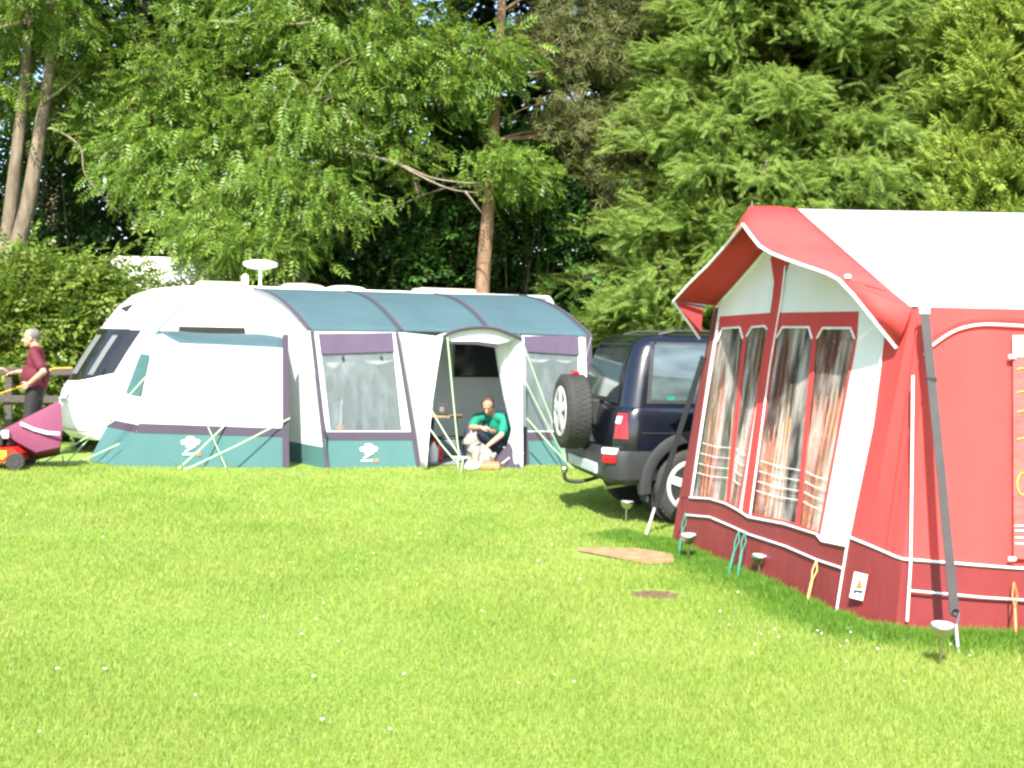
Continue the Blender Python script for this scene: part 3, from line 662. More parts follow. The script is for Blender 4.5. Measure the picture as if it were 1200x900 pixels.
# porch: left cheek, arch hood, right cheek, rolled-back flap
def PO(x, y): return onp(x, y, A0, an_h, .38)             # porch front plane, vertical, ahead of the front
PL = [PO(519,395), PO(513,430), PO(507,470), PO(503,510), PO(500,549)]
BL_ = [AP(466,389), AP(473,430), AP(480,470), AP(487,510), AP(493,549)]
MB().grid(lambda u, v: lerp(BL_[min(3,int(v*3.9999))].lerp(BL_[min(3,int(v*3.9999))+1], v*3.9999-int(v*3.9999)), PL[min(3,int(v*3.9999))].lerp(PL[min(3,int(v*3.9999))+1], v*3.9999-int(v*3.9999)), u), 6, 16).build('porch_side', X['white_fab'], aw, smooth=True, world=True, solid=.004)
arch_px = [(519,395),(528,389.5),(540,386),(553,384),(566,383.5),(580,385),(592,389),(602,393),(611,397)]
AF = spline([PO(*q) for q in arch_px], 4)
AB = [p - an_h*.52 + Vector((0,0,-.05*math.sin(math.pi*i/(len(AF)-1)))) for i, p in enumerate(AF)]
MB().grid(lambda u, v: lerp(AF[round(u*(len(AF)-1))], AB[round(u*(len(AF)-1))], v), len(AF)-1, 4).build('porch_hood', X['white_fab'], aw, smooth=True, world=True, solid=.004)
MB().tube([p-an_h*(-.01) for p in AF], .022, 6).build('porch_arch', X['purple'], aw, world=True)
# valance hanging behind the arch and the right cheek seen from inside
inner = [(526,399),(530,398),(560,399),(584,403)]
MB().plate([PO(*q)-an_h*.05 for q in arch_px[0:9]]+[PO(584,403)-an_h*.05, PO(560,400)-an_h*.05, PO(528,400)-an_h*.05]).build('porch_valance', X['white_fab'], aw, world=True, solid=.003)
MB().plate([PO(528,400)-an_h*.06, PO(560,400)-an_h*.06, PO(584,403)-an_h*.06, PO(586,408)-an_h*.06, PO(560,404)-an_h*.06, PO(528,403)-an_h*.06]).build('valance_edge', X['purple'], aw, world=True, solid=.004)
def rcheek(u, v):                       # v down; u 0 = outer front edge, 1 = inner
    y = lerp(396, 550, v); xo = lerp(612, 613, v)
    xi = pinterp([(0,588), (.25,593), (.45,598), (.6,603), (.72,607), (.86,600), (1,590)], v)
    a, b = PO(xo, y), PO(xi, y)-an_h*(.42-.16*v)
    return lerp(a, b, u) + an_h*.03*math.sin(u*9+v*5)*math.sin(math.pi*u)
MB().grid(rcheek, 10, 24).build('door_flap', X['white_fab'], aw, smooth=True, world=True, solid=.004)
MB().plate([PO(589,538)-an_h*.27, PO(603,520)-an_h*.24, PO(611,549)+an_h*.01, PO(596,551)-an_h*.14, PO(586,549)-an_h*.27]).build('flap_hem', X['purple'], aw, world=True, solid=.01)
# right front bay
RW = [(615,394),(677,393),(678,505),(617,505)]
plate('front_panel', [(611,393),(693,394),(697,507),(614,507)], X['white_fab'], aw, [RW])
fr = plate('window', RW, X['mesh'], aw, off=-.01)
plate('rolled_blind', [(614,394),(678,393),(679,416),(615,412)], X['lilac'], fr, off=.015)
plate('scalloped_curtain', [(616,413),(678,417)]+scall(678,648,421,8,4)+scall(646,617,421,8,4), X['white_fab'], fr, off=-.08)
plate('front_seam', [(686,395),(693,395),(699,549),(692,549)], X['purple'], aw, off=.012)
sk2 = plate('skirt', [(617,516),(697,516),(698,550),(618,550)], X['skirt'], aw)
plate('skirt_band', [(616,506),(697,506),(697,516),(617,516)], X['purple'], aw, off=.004)
plate('front_seam', [(613,500),(618,500),(621,550),(616,550)], X['purple'], aw, off=.012)
# --- annex on the left: floor, tilted front, end wall with a green window, roof
NF = gnd(133, 546.5); NR = gnd(337, 548.5); NB = gnd(104, 541)
nu_ = (NR-NF).normalized(); nn = Vector((nu_.y, -nu_.x, 0)); nn = (nn*1.5+Vector((0,0,.12))).normalized()
def NP_(x, y, off=0.0): return onp(x, y, NF, nn, off)
plate('annex_front', [(183,393),(190,391),(200,397),(210,402),(334,408),(336,503),(163,497)], X['white_fab'], aw, pl=NP_)
ask = plate('annex_skirt', [(160,506),(337,511),(337,549),(133,546.5)], X['skirt'], aw, pl=NP_)
plate('skirt_band', [(163,496),(337,502),(337,512),(160,507)], X['purple'], aw, pl=NP_, off=.006)
plate('front_seam', [(331,392),(338,392),(339,549),(331,549)], X['purple'], aw, pl=NP_, off=.012)
en = (NB-NF).cross(Vector((0,0,1))).normalized(); 
T0 = NP_(183,393)
EF = [NF, NP_(160,506), NP_(163,497), NP_(172,450), T0]; EB = [NB, dep(125,500,15.85), dep(145,462,15.9), dep(165,413,15.95), dep(176,396,15.95)]
def byz(pts, z):
    for a, b in zip(pts, pts[1:]):
        if z <= b.z: return a.lerp(b, max(0, (z-a.z)/(b.z-a.z)))
    return pts[-1].copy()
def EW(u, z):                           # end wall: u 0 front .. 1 back
    q = lerp(byz(EF, z), byz(EB, z), u); q.z = z; return q
z1, z2 = .42, .52
MB().grid(lambda u, v: EW(u, lerp(0.01, z1, v)), 3, 8).build('annex_skirt', X['skirt'], aw, world=True, solid=.003)
MB().grid(lambda u, v: EW(u, lerp(z1, z2, v)), 3, 2).build('skirt_band', X['purple'], aw, world=True, solid=.004)
MB().grid(lambda u, v: EW(u, lerp(z2, T0.z, v)), 3, 14).build('annex_end', X['white_fab'], aw, world=True, solid=.003)
ow = Vector((-1,-.3,0)).normalized()*.012
MB().plate([EW(.86,.88)+ow*1.6]+[EW(lerp(a_,b_,t_), lerp(.88,1.40,v_))+ow*1.6 for (a_,b_,va,vb) in ((.12,.12,0,1),(.12,.86,1,1),(.86,.86,1,0)) for t_ in (0,.33,.66) for v_ in [va+(vb-va)*t_]]).build('end_window', X['skirt'], aw, world=True, solid=.004)
# annex roof back to the caravan / awning wall
b0, b1 = CP(190,391,.02), CP(336,391,.02)
fr_px = [(183,393),(190,391),(200,397),(210,402),(272,406),(334,409)]
FRP = [NP_(*q, .004) for q in fr_px]
MB().grid(lambda u, v: (lambda i, t: lerp(lerp(FRP[i], FRP[i+1], t), lerp(b0, b1, u), v)+Vector((0,0,.05*math.sin(math.pi*v)-.02*math.sin(math.pi*u)*math.sin(math.pi*v))))(min(4, int(u*4.9999)), u*4.9999-min(4, int(u*4.9999))), 20, 6).build('annex_roof', X['teal_fab'], aw, smooth=True, world=True, solid=.003)
# white panel between annex and awning corner lies on the side wall; its skirt
e0 = basec+wn*.012; e1 = lerp(basec, backc, .75)+wn*.012
MB().quad(e0+Vector((0,0,.0)), e1, e1+Vector((0,0,.38)), e0+Vector((0,0,.38))).build('skirt', X['skirt'], aw, world=True, solid=.003)
MB().quad(e0+Vector((0,0,.38)), e1+Vector((0,0,.38)), e1+Vector((0,0,.47)), e0+Vector((0,0,.47))).build('skirt_band', X['purple'], aw, world=True, solid=.004)
# groundsheet and mud strip along the bottom
MB().plate([basec+Vector((.1,.2,.010)), baser+Vector((-.1,.2,.010)), backr+Vector((0,-.1,.010)), backc+Vector((0.1,-.1,.010))]).build('groundsheet', X['groundsheet'], aw, world=True)
# emblem: white tree-like cloud over a waterline with a small orange square
def emblem(cx, cy, s, pl, parent, off):
    mb = MB(); mo = MB()
    for (ex, ey, rx, ry) in [(0,-8,5,2.6), (-5,-4.5,6,2.2), (5.5,-5,6,2.3), (0,-2,10.5,1.5)]:
        mb.plate([pl(cx+s*(ex+rx*math.cos(a)), cy+s*(ey+ry*math.sin(a)), off) for a in [i*math.pi/8 for i in range(16)]])
        off += .0015
    mb.plate([pl(cx+s*a, cy+s*b, off+.001) for a, b in [(-6,1.5),(7,.5),(2,3.6),(-4,7),(-7,6.6),(-1,3.6)]])
    for i in range(9): mb.plate([pl(cx+s*(-9+i*1.6+a), cy+s*(9+b), off) for a, b in [(0,0),(1.1,0),(1.1,2.2),(0,2.2)]])
    mo.plate([pl(cx+s*(8+a), cy+s*(8+b), off) for a, b in [(0,0),(4,0),(4,4),(0,4)]])
    e = mb.build('emblem', X['piping'], parent, world=False); e.location = -Vector(aw.location)
    e2 = mo.build('emblem_square', X['orange_rubber'], parent); e2.location = -Vector(aw.location)
emblem(223, 522, 1.0, NP_, ask, .012); emblem(432, 530, .95, AP, sk, .012)
# guy ropes with their pegs
def guy(a, b, r=.009):
    b = Vector(b); MB().tube([a, lerp(a, b, .5)-Vector((0,0,.015)), b], r, 5).build('guy_rope', X['green_rope'], aw, world=True)
def peg(p, d=(0,-.05,.12)):
    p = Vector(p); MB().tube([p+Vector((0,0,-.03)), p+Vector(d)], .008, 6).build('peg', X['steel'], aw, world=True)
G1 = gnd(538, 555)
for q in [PO(524,393), PO(504,478), PO(502,500)]: guy(q, G1+Vector((random.uniform(-.06,.06), 0, .16)))
MB().tube([G1+Vector((-.09,0,.20)), G1+Vector((.09,0,.20))], .014, 6).build('rope_spreader', X['piping'], aw, world=True)
MB().tube([G1+Vector((-.03,0,.2)), G1], .010, 6).build('guy_rope', X['green_rope'], aw, world=True); MB().tube([G1+Vector((.05,0,.2)), G1+Vector((.02,0,0))], .010, 6).build('guy_rope', X['green_rope'], aw, world=True); peg(G1)
for a, b in [((612,400),(668,548)), ((615,446),(668,548)), ((617,490),(672,550))]: guy(PO(*a), gnd(*b))
for a, b in [((340,490),(214,552)), ((265,497),(207,551))]: guy(NP_(*a, .02), gnd(*b)); peg(gnd(*b))
guy(NP_(200,398,.01), gnd(266,551), .007); peg(gnd(266,551))
for a, b in [((184,427),(75,545)), ((170,470),(46,545)), ((140,520),(80,545))]: guy(NP_(*a, .02), gnd(*b)); 
peg(gnd(75,545)); peg(gnd(46,545))

# ================================================================== red and white awning
BL, BR = gnd(792, 637), gnd(981, 718)
RO = Vector((2.6, 8.4, 0))
ra = thing('red_awning', 'red and white canvas awning with pitched white roof and maroon mudwall', 'awning', RO)
lean = Vector((.29, 0, 1.9))
gn = (BR-BL).cross(lean).normalized()
if gn.x > 0: gn = -gn
def GP(x, y, off=0.0): return onp(x, y, BL, gn, off)
def gplate(name, px, m_, parent, holes=(), off=0.0, solid=.003, mb=None):
    return plate(name, px, m_, parent, holes, off, GP, solid)
ridge = Vector((2.05, 8.72, 2.645)); EN = Vector((2.345, 7.12, 1.90)); EFAR = Vector((1.66, 9.83, 1.97)); XR = 5.6
W1 = [(840.5,400),(846.5,385),(867,383.5),(870.5,397),(851,587),(832,583.5),(810.5,581)]
W2 = [(875,394),(881,383.5),(896,382),(899,386),(864,595),(855,588)]
W3 = [(910.5,395),(917,383.5),(948,383.5),(951.5,397),(933,613),(918,609.5),(880.5,602)]
W4 = [(957.5,396),(964,384.5),(997,384.5),(1001.5,397),(959,624),(937,614.5)]
rim_px = [(839.5,360),(845,353),(860,337),(880,316),(901,296),(918,283),(940,290),(970,306),(1000,326),(1030,345),(1046,356)]
rb = [(1046,356),(1034,398),(1022,500),(992.5,639)]
mudtop = [(992.5,639.5),(961,633),(957,625.5),(919,613),(877,605),(865,597.5),(832,584),(808,582.5)]
gplate('gable_front', rim_px+rb[1:]+mudtop[1:]+[(830,420)], X['red_white'], ra, [W1,W2,W3,W4])
gplate('gable_edge', [(837,362),(842,359),(829,440),(808,583),(799,583),(797,620),(791,636),(787,636),(800,560)], X['maroon'], ra, off=.006)
fA = gplate('window_frame', [(843.5,371),(903,366.5),(900,385),(866,598),(851,591),(832,585),(808.5,583)], X['red_fab'], ra, [W1,W2], off=.005)
fB = gplate('window_frame', [(912,366.5),(1006,365),(1004,398),(961,627),(934,617),(918,611.5),(877.5,604)], X['red_fab'], ra, [W3,W4], off=.005)
for f_, ws_ in ((fA,(W1,W2)), (fB,(W3,W4))):
    for w_ in ws_:
        gplate('pane', w_, X['vinyl'], f_, off=-.004, solid=0)
        mb = MB(); k = 4 if len(w_) > 6 else 4
        mb.tube([GP(*q, .012) for q in w_[:4]], .009, 5); mb.build('piping', X['piping'], f_).location = -RO
        mb = MB()
        for dy in (-62,-50,-38,-27):
            L, Rr = w_[-1], w_[3] if len(w_) > 3 else w_[2]
            yb = sum(q[1] for q in w_[4:])/len(w_[4:])
            def xe(pa, pb, y): return pa[0]+(pb[0]-pa[0])*(y-pa[1])/(pb[1]-pa[1])
            lo = w_[4]
            xl = xe(w_[0], w_[-1], w_[-1][1]+dy); xr = xe(w_[3], lo, lo[1]+dy)
            mb.tube([GP(xl+2, w_[-1][1]+dy, .010), GP((xl+xr)/2, (w_[-1][1]+lo[1])/2+dy+1.5, .010), GP(xr-1, lo[1]+dy, .010)], .0024, 4)
        mb.build('crease_line', X['piping'], f_).location = -RO
gplate('centre_post', [(903,302),(909,296),(918,292),(926,303),(919,320),(914.5,350),(901,430),(878,604),(869.5,599),(893,430),(905,350),(907,330)], X['red_fab'], ra, off=.012)
mb = MB(); mb.tube([GP(920,312,.02), GP(915.5,350,.02), GP(902,430,.02), GP(879,604,.02)], .007, 5); mb.build('piping', X['piping'], ra, world=True)
gplate('mudwall', mudtop+[(800,583),(790,640),(835,655),(870,671),(930,696),(981,719)], X['maroon'], ra, off=.0, solid=.003)
mb = MB()
mb.tube([GP(*q, .012) for q in [(808,583),(832,584.5),(850,590),(865,598),(877,606),(919,614),(957,626),(963,634),(992,640)]], .008, 5); mb.build('piping', X['piping'], ra, world=True)
mb = MB(); mb.tube([GP(*q, .012) for q in [(804,603.5),(832,606),(860,618),(877,626),(920,640),(957,656),(986,665.5)]], .008, 5); mb.build('piping', X['piping'], ra, world=True)
MB().tube([GP(1036,392,.012), GP(1022,500,.012), GP(992.5,640,.012), GP(980,717,.012)], .007, 5).build('piping', X['piping'], ra, world=True)
MB().tube([GP(838,364,-.03), GP(816,480,-.03), GP(791,637,-.03)], .016, 8).build('tent_pole', X['black_strap'], ra, world=True)
MB().tube([GP(*q, .02) for q in [(842,378),(834,430),(826,480),(810,583)]], .007, 5).build('piping', X['piping'], ra, world=True)
# curtains behind the panes
def curtain_mat(name, cols, gold):
    m, nt, b, out = new_mat(name)
    cr, no, mp = noise_col(nt, cols, 5, 4, (1,1,.55), lo=.32, hi=.66)
    wv = mk(nt, 'ShaderNodeTexVoronoi', feature='DISTANCE_TO_EDGE'); wv.inputs['Scale'].default_value = 7; nt.links.new(mp.outputs[0], wv.inputs['Vector'])
    rp = mk(nt, 'ShaderNodeValToRGB'); rp.color_ramp.elements[0].position = .008; rp.color_ramp.elements[0].color = (1,1,1,1); rp.color_ramp.elements[1].position = .04; rp.color_ramp.elements[1].color = (0,0,0,1)
    nt.links.new(wv.outputs['Distance'], rp.inputs[0])
    mx = mk(nt, 'ShaderNodeMix', data_type='RGBA'); nt.links.new(rp.outputs[0], mx.inputs[0]); nt.links.new(cr.outputs[0], mx.inputs[6]); mx.inputs[7].default_value = (*gold, 1)
    nt.links.new(mx.outputs[2], b.inputs['Base Color']); b.inputs['Roughness'].default_value = .8
    t = mk(nt, 'ShaderNodeBsdfTranslucent'); nt.links.new(mx.outputs[2], t.inputs[0]); ms = mk(nt, 'ShaderNodeMixShader'); ms.inputs[0].default_value = .3
    nt.links.new(b.outputs[0], ms.inputs[1]); nt.links.new(t.outputs[0], ms.inputs[2]); nt.links.new(ms.outputs[0], out.inputs[0]); return m
X['curtain'] = curtain_mat('red_gold_curtain', [(.22,.04,.025), (.45,.13,.075), (.55,.34,.22)], (.55,.32,.07))
X['curtain_pale'] = curtain_mat('pale_peach_curtain', [(.40,.22,.15), (.55,.36,.26), (.6,.5,.42)], (.6,.42,.12))
def curtain(xt0, xt1, xb0, xb1, yt, yb, m_, off=-.11, nf=4):
    def f(u, v):
        x = lerp(lerp(xt0, xt1, u), lerp(xb0, xb1, u), v); y = lerp(yt, yb+ (u-.5)*10, v)
        return GP(x, y, off+.035*math.sin(u*nf*6.283+v*1.3))
    MB().grid(f, 24, 14).build('curtain', m_, ra, smooth=True, world=True)
curtain(838,858,812,838,381,584,X['curtain'],nf=3); curtain(866,880,850,858,381,590,X['curtain_pale'],-.13,2); curtain(888,899,856,866,381,596,X['curtain_pale'],nf=2)
curtain(908,934,884,905,381,607,X['curtain'],-.14,4); curtain(920,932,896,918,450,610,X['curtain_pale'],-.09,2); curtain(962,1003,938,962,381,625,X['curtain'],-.11,5); curtain(985,1003,946,962,400,625,X['curtain_pale'],-.08,3)
# --- roof
def near_pt(x, t): return Vector((lerp(x, x+.295*(1 if x < 3 else 1), t) if False else x, lerp(ridge.y, EN.y, t), lerp(ridge.z, EN.z, t)-.018*math.sin(math.pi*t)))
def edge_x(t): return lerp(ridge.x, EN.x, t)
rn = Vector((1,0,0)).cross(Vector((0, EN.y-ridge.y, EN.z-ridge.z))).normalized()
if rn.z < 0: rn = -rn
def RP_(x, y): return onp(x, y, ridge, rn)
MB().grid(lambda u, v: near_pt(lerp(edge_x(v), XR, u), v), 24, 10).build('roof_near', X['red_white'], ra, smooth=True, world=True, solid=.003)
def far_pt(x, t): return Vector((x, lerp(ridge.y, EFAR.y, t), lerp(ridge.z, EFAR.z, t)-.018*math.sin(math.pi*t)))
MB().grid(lambda u, v: far_pt(lerp(lerp(ridge.x, EFAR.x, v), XR, u), v), 24, 8).build('roof_far', X['red_white'], ra, smooth=True, world=True, solid=.003)
# eave valance
MB().grid(lambda u, v: Vector((lerp(EN.x+.06, XR, u), EN.y-.012, EN.z-.03*v)), 10, 1).build('eave_valance', X['red_white'], ra, world=True, solid=.003)
# canopy: red, overhanging the gable
ctrim = [(870.5,263),(880,276),(890,288.5),(904,297),(920,303.5),(938,310),(956,316),(970,321),(983,328)]
CT = [RP_(*q) for q in ctrim]
pk = Vector((1.70, ridge.y, ridge.z+.012))
def canopy_in(t): return Vector((edge_x(t), lerp(ridge.y, EN.y, t), lerp(ridge.z, EN.z, t)))+rn*.003
outer = [pk]+CT; nO = len(outer)-1
ts = [max(0, min(.985, (ridge.y-p.y)/(ridge.y-EN.y))) for p in outer]
tl = ts[-1]
ext_out = outer; inn = [canopy_in(t) for t in ts]; inn[-1] = canopy_in(.90)
cnp = MB().grid(lambda u, v: lerp(inn[round(v*nO)], outer[round(v*nO)], u)+rn*(.012*math.sin(math.pi*u)), 6, nO).build('canopy', X['red_fab'], ra, smooth=True, world=True, solid=.004)
# hanging corner of the canopy at the near eave
f1, f2, f3 = CT[-1], GP(1001,347,.24), GP(1050.5,408,.03)
tipc = Vector((EN.x+.02, EN.y-.02, EN.z-.01)); 
MB().plate([inn[-1]+rn*.002, f1+rn*.002, tipc]).build('canopy', X['red_fab'], ra, world=True, solid=.004)
MB().add([f1+rn*.002, f2, lerp(f2, f3, .5), f3, lerp(f3, tipc, .5)+Vector((0,-.015,0)), tipc, lerp(f1, tipc, .5)], [(0,1,6), (1,2,6), (2,4,6), (2,3,4), (6,4,5)]).build('canopy_corner', X['red_fab'], ra, smooth=True, world=True, solid=.004)
MB().tube(CT+[f2, lerp(f2, f3, .5), f3], .011, 6).build('piping', X['piping'], cnp, world=False).location = -RO
# far slope of the canopy and its hanging corner
fn = Vector((1,0,0)).cross(Vector((0, EFAR.y-ridge.y, EFAR.z-ridge.z))).normalized()
if fn.z < 0: fn = -fn
FT = [onp(x, y, ridge, fn) for x, y in [(872,263),(850,288),(830,310.5),(808,332),(789,353)]]
FT[0] = CT[0]
FI = [far_pt(lerp(ridge.x, EFAR.x, min(1, t)), t)+fn*.004 for t in [0, .25, .5, .75, 1.0]]
FO = [pk]+FT[1:]
MB().add([pk, CT[0], FT[1]], [(0,1,2)]).build('canopy', X['red_fab'], ra, world=True, solid=.004)
MB().grid(lambda u, v: lerp(FI[round(v*4)], FO[round(v*4)], u), 4, 4).build('canopy', X['red_fab'], ra, smooth=True, world=True, solid=.004)
MB().add([FT[-1], GP(824,362,.02), GP(820,397,.03), lerp(FT[-1], GP(820,397,.03), .5)], [(0,1,2,3)]).build('canopy_corner', X['red_fab'], ra, world=True, solid=.004)
MB().tube([CT[0]]+FT[1:]+[GP(820,397,.03)], .011, 6).build('piping', X['piping'], cnp, world=False).location = -RO
MB().tube([GP(826,359,.03), FT[-1]+Vector((.02,0,0))], .014, 6).build('canopy_pole', X['steel'], ra, world=True)
MB().tube([pk-Vector((0,0,.02)), Vector((XR, ridge.y, ridge.z-.03))], .014, 6).build('ridge_pole', X['steel'], ra, world=True)
MB().tube([pk+Vector((.02,0,0)), pk+Vector((.02,0,.04))], .004, 6).build('ridge_pin', X['steel'], ra, world=True)
MB().lathe([(.0,-.01),(.02,-.01),(.02,.012),(0,.016)], f1+Vector((.05,-.02,.02)), n=10).build('toggle', X['piping'], ra, world=True)
# --- near side wall, leaning out a little, in red with maroon foot
def E_path(s): return pinterp_v([(0, Vector((2.335,7.16,1.88))), (.10, Vector((2.47,7.06,1.895))), (1, Vector((XR,7.055,1.88)))], s)
def pinterp_v(pts, t):
    for (a, va), (b, vb) in zip(pts, pts[1:]):
        if t <= b: return va.lerp(vb, max(0, (t-a)/(b-a)))
    return pts[-1][1].copy()
def B_path(s): return pinterp_v([(0, Vector((BR.x,BR.y,0))), (.10, Vector((2.27,6.955,0))), (1, Vector((XR,6.93,0)))], s)
def M_h(s): return pinterp([(0,.475), (.04,.45), (.09,.415), (.30,.37), (1,.37)], s)
def S_pt(s, z, off=0.0):
    e, b = E_path(s), B_path(s); q = b.lerp(e, z/e.z); q.z = z
    if s < .03: q = byz(EDGE, z).lerp(S_pt(.03, z), s/.03); q.z = z
    return q+Vector((-.35*max(0, 1-s/.06), -1, 0)).normalized()*off + Vector((0,-1,0))*(.010*math.sin(s*30+z*2)*math.sin(math.pi*z/1.9)+.006*math.sin(s*140+z*5)*max(0, 1-z/.5))
EDGE = [GP(980,717), GP(992.5,639,.004), GP(1022,500,.004), GP(1034,398,.004), GP(1046,357,.004)]
ss = [0,.015,.03,.048,.065,.085,.10]+[.10+.90*i/20 for i in range(1, 21)]
def strip_grid(za, zb, nv):
    return [[S_pt(s, lerp(za(s), zb(s), j/nv)) for s in ss] for j in range(nv+1)]
def rows(mb, g):
    nu = len(g[0]); return mb.add([p for r_ in g for p in r_], [(j*nu+i, j*nu+i+1, (j+1)*nu+i+1, (j+1)*nu+i) for j in range(len(g)-1) for i in range(nu-1)])
SWP = Vector((2.5, 6.93, 0)); swn = Vector((1,0,0)).cross(Vector((0,.125,1.895))).normalized()
if swn.y > 0: swn = -swn
def SP(x, y, off=0.0): return onp(x, y, SWP, swn, off)
rows(MB(), strip_grid(lambda s: M_h(s), lambda s: E_path(s).z, 12)).build('side_panel', X['red_fab'], ra, smooth=True, world=True, solid=.003, split=14)
rows(MB(), strip_grid(lambda s: 0.0, lambda s: M_h(s), 4)).build('mudwall', X['maroon'], ra, smooth=True, world=True, solid=.003, split=14)
MB().tube([S_pt(s, M_h(s), .012) for s in ss], .009, 5).build('piping', X['piping'], ra, world=True)
MB().tube([SP(*q, .014) for q in [(1066,692),(1120,697),(1150,700),(1215,704),(1300,707)]], .007, 5).build('piping', X['piping'], ra, world=True)
MB().tube([SP(1070,440,.022), SP(1069,520,.022), SP(1068,600,.022), SP(1067,662,.016), SP(1063,728,.016)], .008, 5).build('piping', X['piping'], ra, world=True)
for xx_ in ((1052,1049), (1059,1056)): MB().tube([S_pt(.085, 1.8, .008)+Vector(((xx_[0]-1062)*.005,0,0)), S_pt(.083, .46, .008)+Vector(((xx_[0]-1062)*.005,0,0))], .003, 4).build('seam', X['red_fab'], ra, world=True)
MB().tube(spline([SP(*q, .016) for q in [(1083,416),(1093,405),(1108,394),(1125,385.5),(1150,380.5),(1180,381),(1230,384)]], 4), .008, 5).build('piping', X['piping'], ra, world=True)
MB().tube(spline([SP(*q, .012) for q in [(1085,402),(1095,393),(1110,384),(1128,376.5),(1150,373),(1180,373),(1230,375)]], 4), .003, 4).build('seam', X['red_fab'], ra, world=True)
# side window at the right edge of the picture
sw_ = [(1187,393),(1330,394),(1330,655),(1188,655)]
wf = MB().plate([SP(*q, .016) for q in sw_]).build('side_window', X['curtain_pale'], ra, world=True, solid=.004)
MB().plate([SP(*q, .024) for q in [(1187,393),(1330,393),(1330,418),(1187,418)]]).build('window_header', X['piping'], wf, world=False).location = -RO
mb = MB()
for yy_ in (616,622,630,637): mb.tube([SP(1189,yy_,.022), SP(1300,yy_+1,.022)], .0035, 4)
mb.build('crease_line', X['piping'], wf).location = -RO
X['pink_pane'] = clear_mat('pink_tinted_vinyl', (.60,.10,.10), .62, .2, .3, (2,2,4), 4)
MB().plate([SP(*q, .020) for q in sw_]).build('pane', X['pink_pane'], wf).location = -RO
for zz in (433,460,483,515): MB().tube(spline([SP(1192,zz,.026), SP(1198,zz-1.5,.026), SP(1206,zz,.026), SP(1216,zz+2,.026)], 3), .003, 4).build('gold_pattern', X['yellow'], wf).location = -RO
MB().tube([SP(1199+7*math.cos(a), 567+13*math.sin(a), .026) for a in [i*.35 for i in range(19)]], .0035, 4).build('gold_pattern', X['yellow'], wf).location = -RO
for yy_ in (655, 418):
    MB().box(SP(1186,yy_,.03), (.045,.02,.025), bev=.008).build('toggle', X['piping'], ra, world=True)
# maker's patch on the mudwall: white label with a red triangle over dark waves
def LP(x, y, off): return S_pt(.035, .3)+ (onp(x, y, S_pt(.035,.3), Vector((-.72,-.69,.06)).normalized(), off)-S_pt(.035,.3))
pt = MB().plate([LP(*q, .035) for q in [(1001.5,670),(1017,673.5),(1011,704),(995.5,700)]]).build('label_patch', X['piping'], ra, world=True, solid=.003)
MB().plate([LP(*q, .039) for q in [(1008,678),(1011,690),(1001.5,690)]]).build('label_mark', X['orange_rubber'], pt).location = -RO
MB().plate([LP(*q, .039) for q in [(1000.5,691),(1011.5,692),(1010,696),(1004.5,694),(999.5,696)]]).build('label_mark', X['jeans'], pt).location = -RO
MB().plate([LP(*q, .039) for q in [(1007.4,674.5),(1008.6,675),(1006.6,684),(1005.4,684)]]).build('label_mark', X['red_fab'], pt).location = -RO
# back and right end
X['backwall'] = fabric('grey_green_interior_shade', (.075,.085,.060), .0)  # dark cloth colour stands in for the shade inside the awning
MB().quad(Vector((BL.x+.02,BL.y,0)), Vector((XR,9.9,0)), Vector((XR,9.83,1.95)), Vector((EFAR.x,EFAR.y,1.95))).build('back_wall', X['backwall'], ra, world=True, solid=.003)
MB().plate([Vector((XR,6.93,0)), Vector((XR,9.9,0)), Vector((XR,9.83,1.95)), Vector((XR,8.72,2.62)), Vector((XR,7.06,1.87))]).build('end_wall', X['red_white'], ra, world=True, solid=.003)
MB().plate([Vector((BL.x+.15,BL.y-.1,.02)), Vector((XR-.05,9.8,.02)), Vector((XR-.05,7.0,.02)), Vector((2.35,7.1,.02)), Vector((BR.x+.08,BR.y+.05,.02))]).build('groundsheet', X['groundsheet'], ra, world=True)
# storm straps
s0 = Vector((2.40,7.02,1.885)); s1 = gnd(1119,722)+Vector((0,0,.0)); s1 = dep(1119,722,6.62); s2 = gnd(1124,766)
st = MB().strip([s0+Vector((0,-.03,.0)), lerp(s0, s1, .5)+Vector((0,-.02,0)), s1], .055, .006, Vector((.1,-1,.1)).normalized()).build('storm_strap', X['strap'], ra, world=True)
MB().box(lerp(s0, s1, .24)+Vector((0,-.025,0)), (.062,.012,.03), bev=.003).build('buckle', X['black'], st).location = -RO
MB().box(s0+Vector((.0,-.035,-.01)), (.062,.02,.05), bev=.004).build('buckle', X['grey_trim'], st).location = -RO
MB().tube([s1+Vector((.02*math.cos(a), -.005, .02+.02*math.sin(a))) for a in [i*.6 for i in range(22)]]+[lerp(s1, s2, .3)], .006, 5).build('spring_hook', X['steel'], st).location = -RO
MB().tube([lerp(s1, s2, .25), s2-Vector((0,0,.04))], .012, 6).build('peg', X['steel'], st).location = -RO
f0 = GP(815,440,-.02)+Vector((0,.12,0)); f0 = Vector((1.58,9.88,1.55)); fe = dep(767,598,10.35); fp_ = gnd(757,627)
st = MB().strip([f0, fe], .055, .006, Vector((-.7,-.7,.1)).normalized()).build('storm_strap', X['black_strap'], ra, world=True)
MB().tube([fe+Vector((0,0,.02)), fp_], .010, 6).build('peg', X['piping'], st).location = -RO
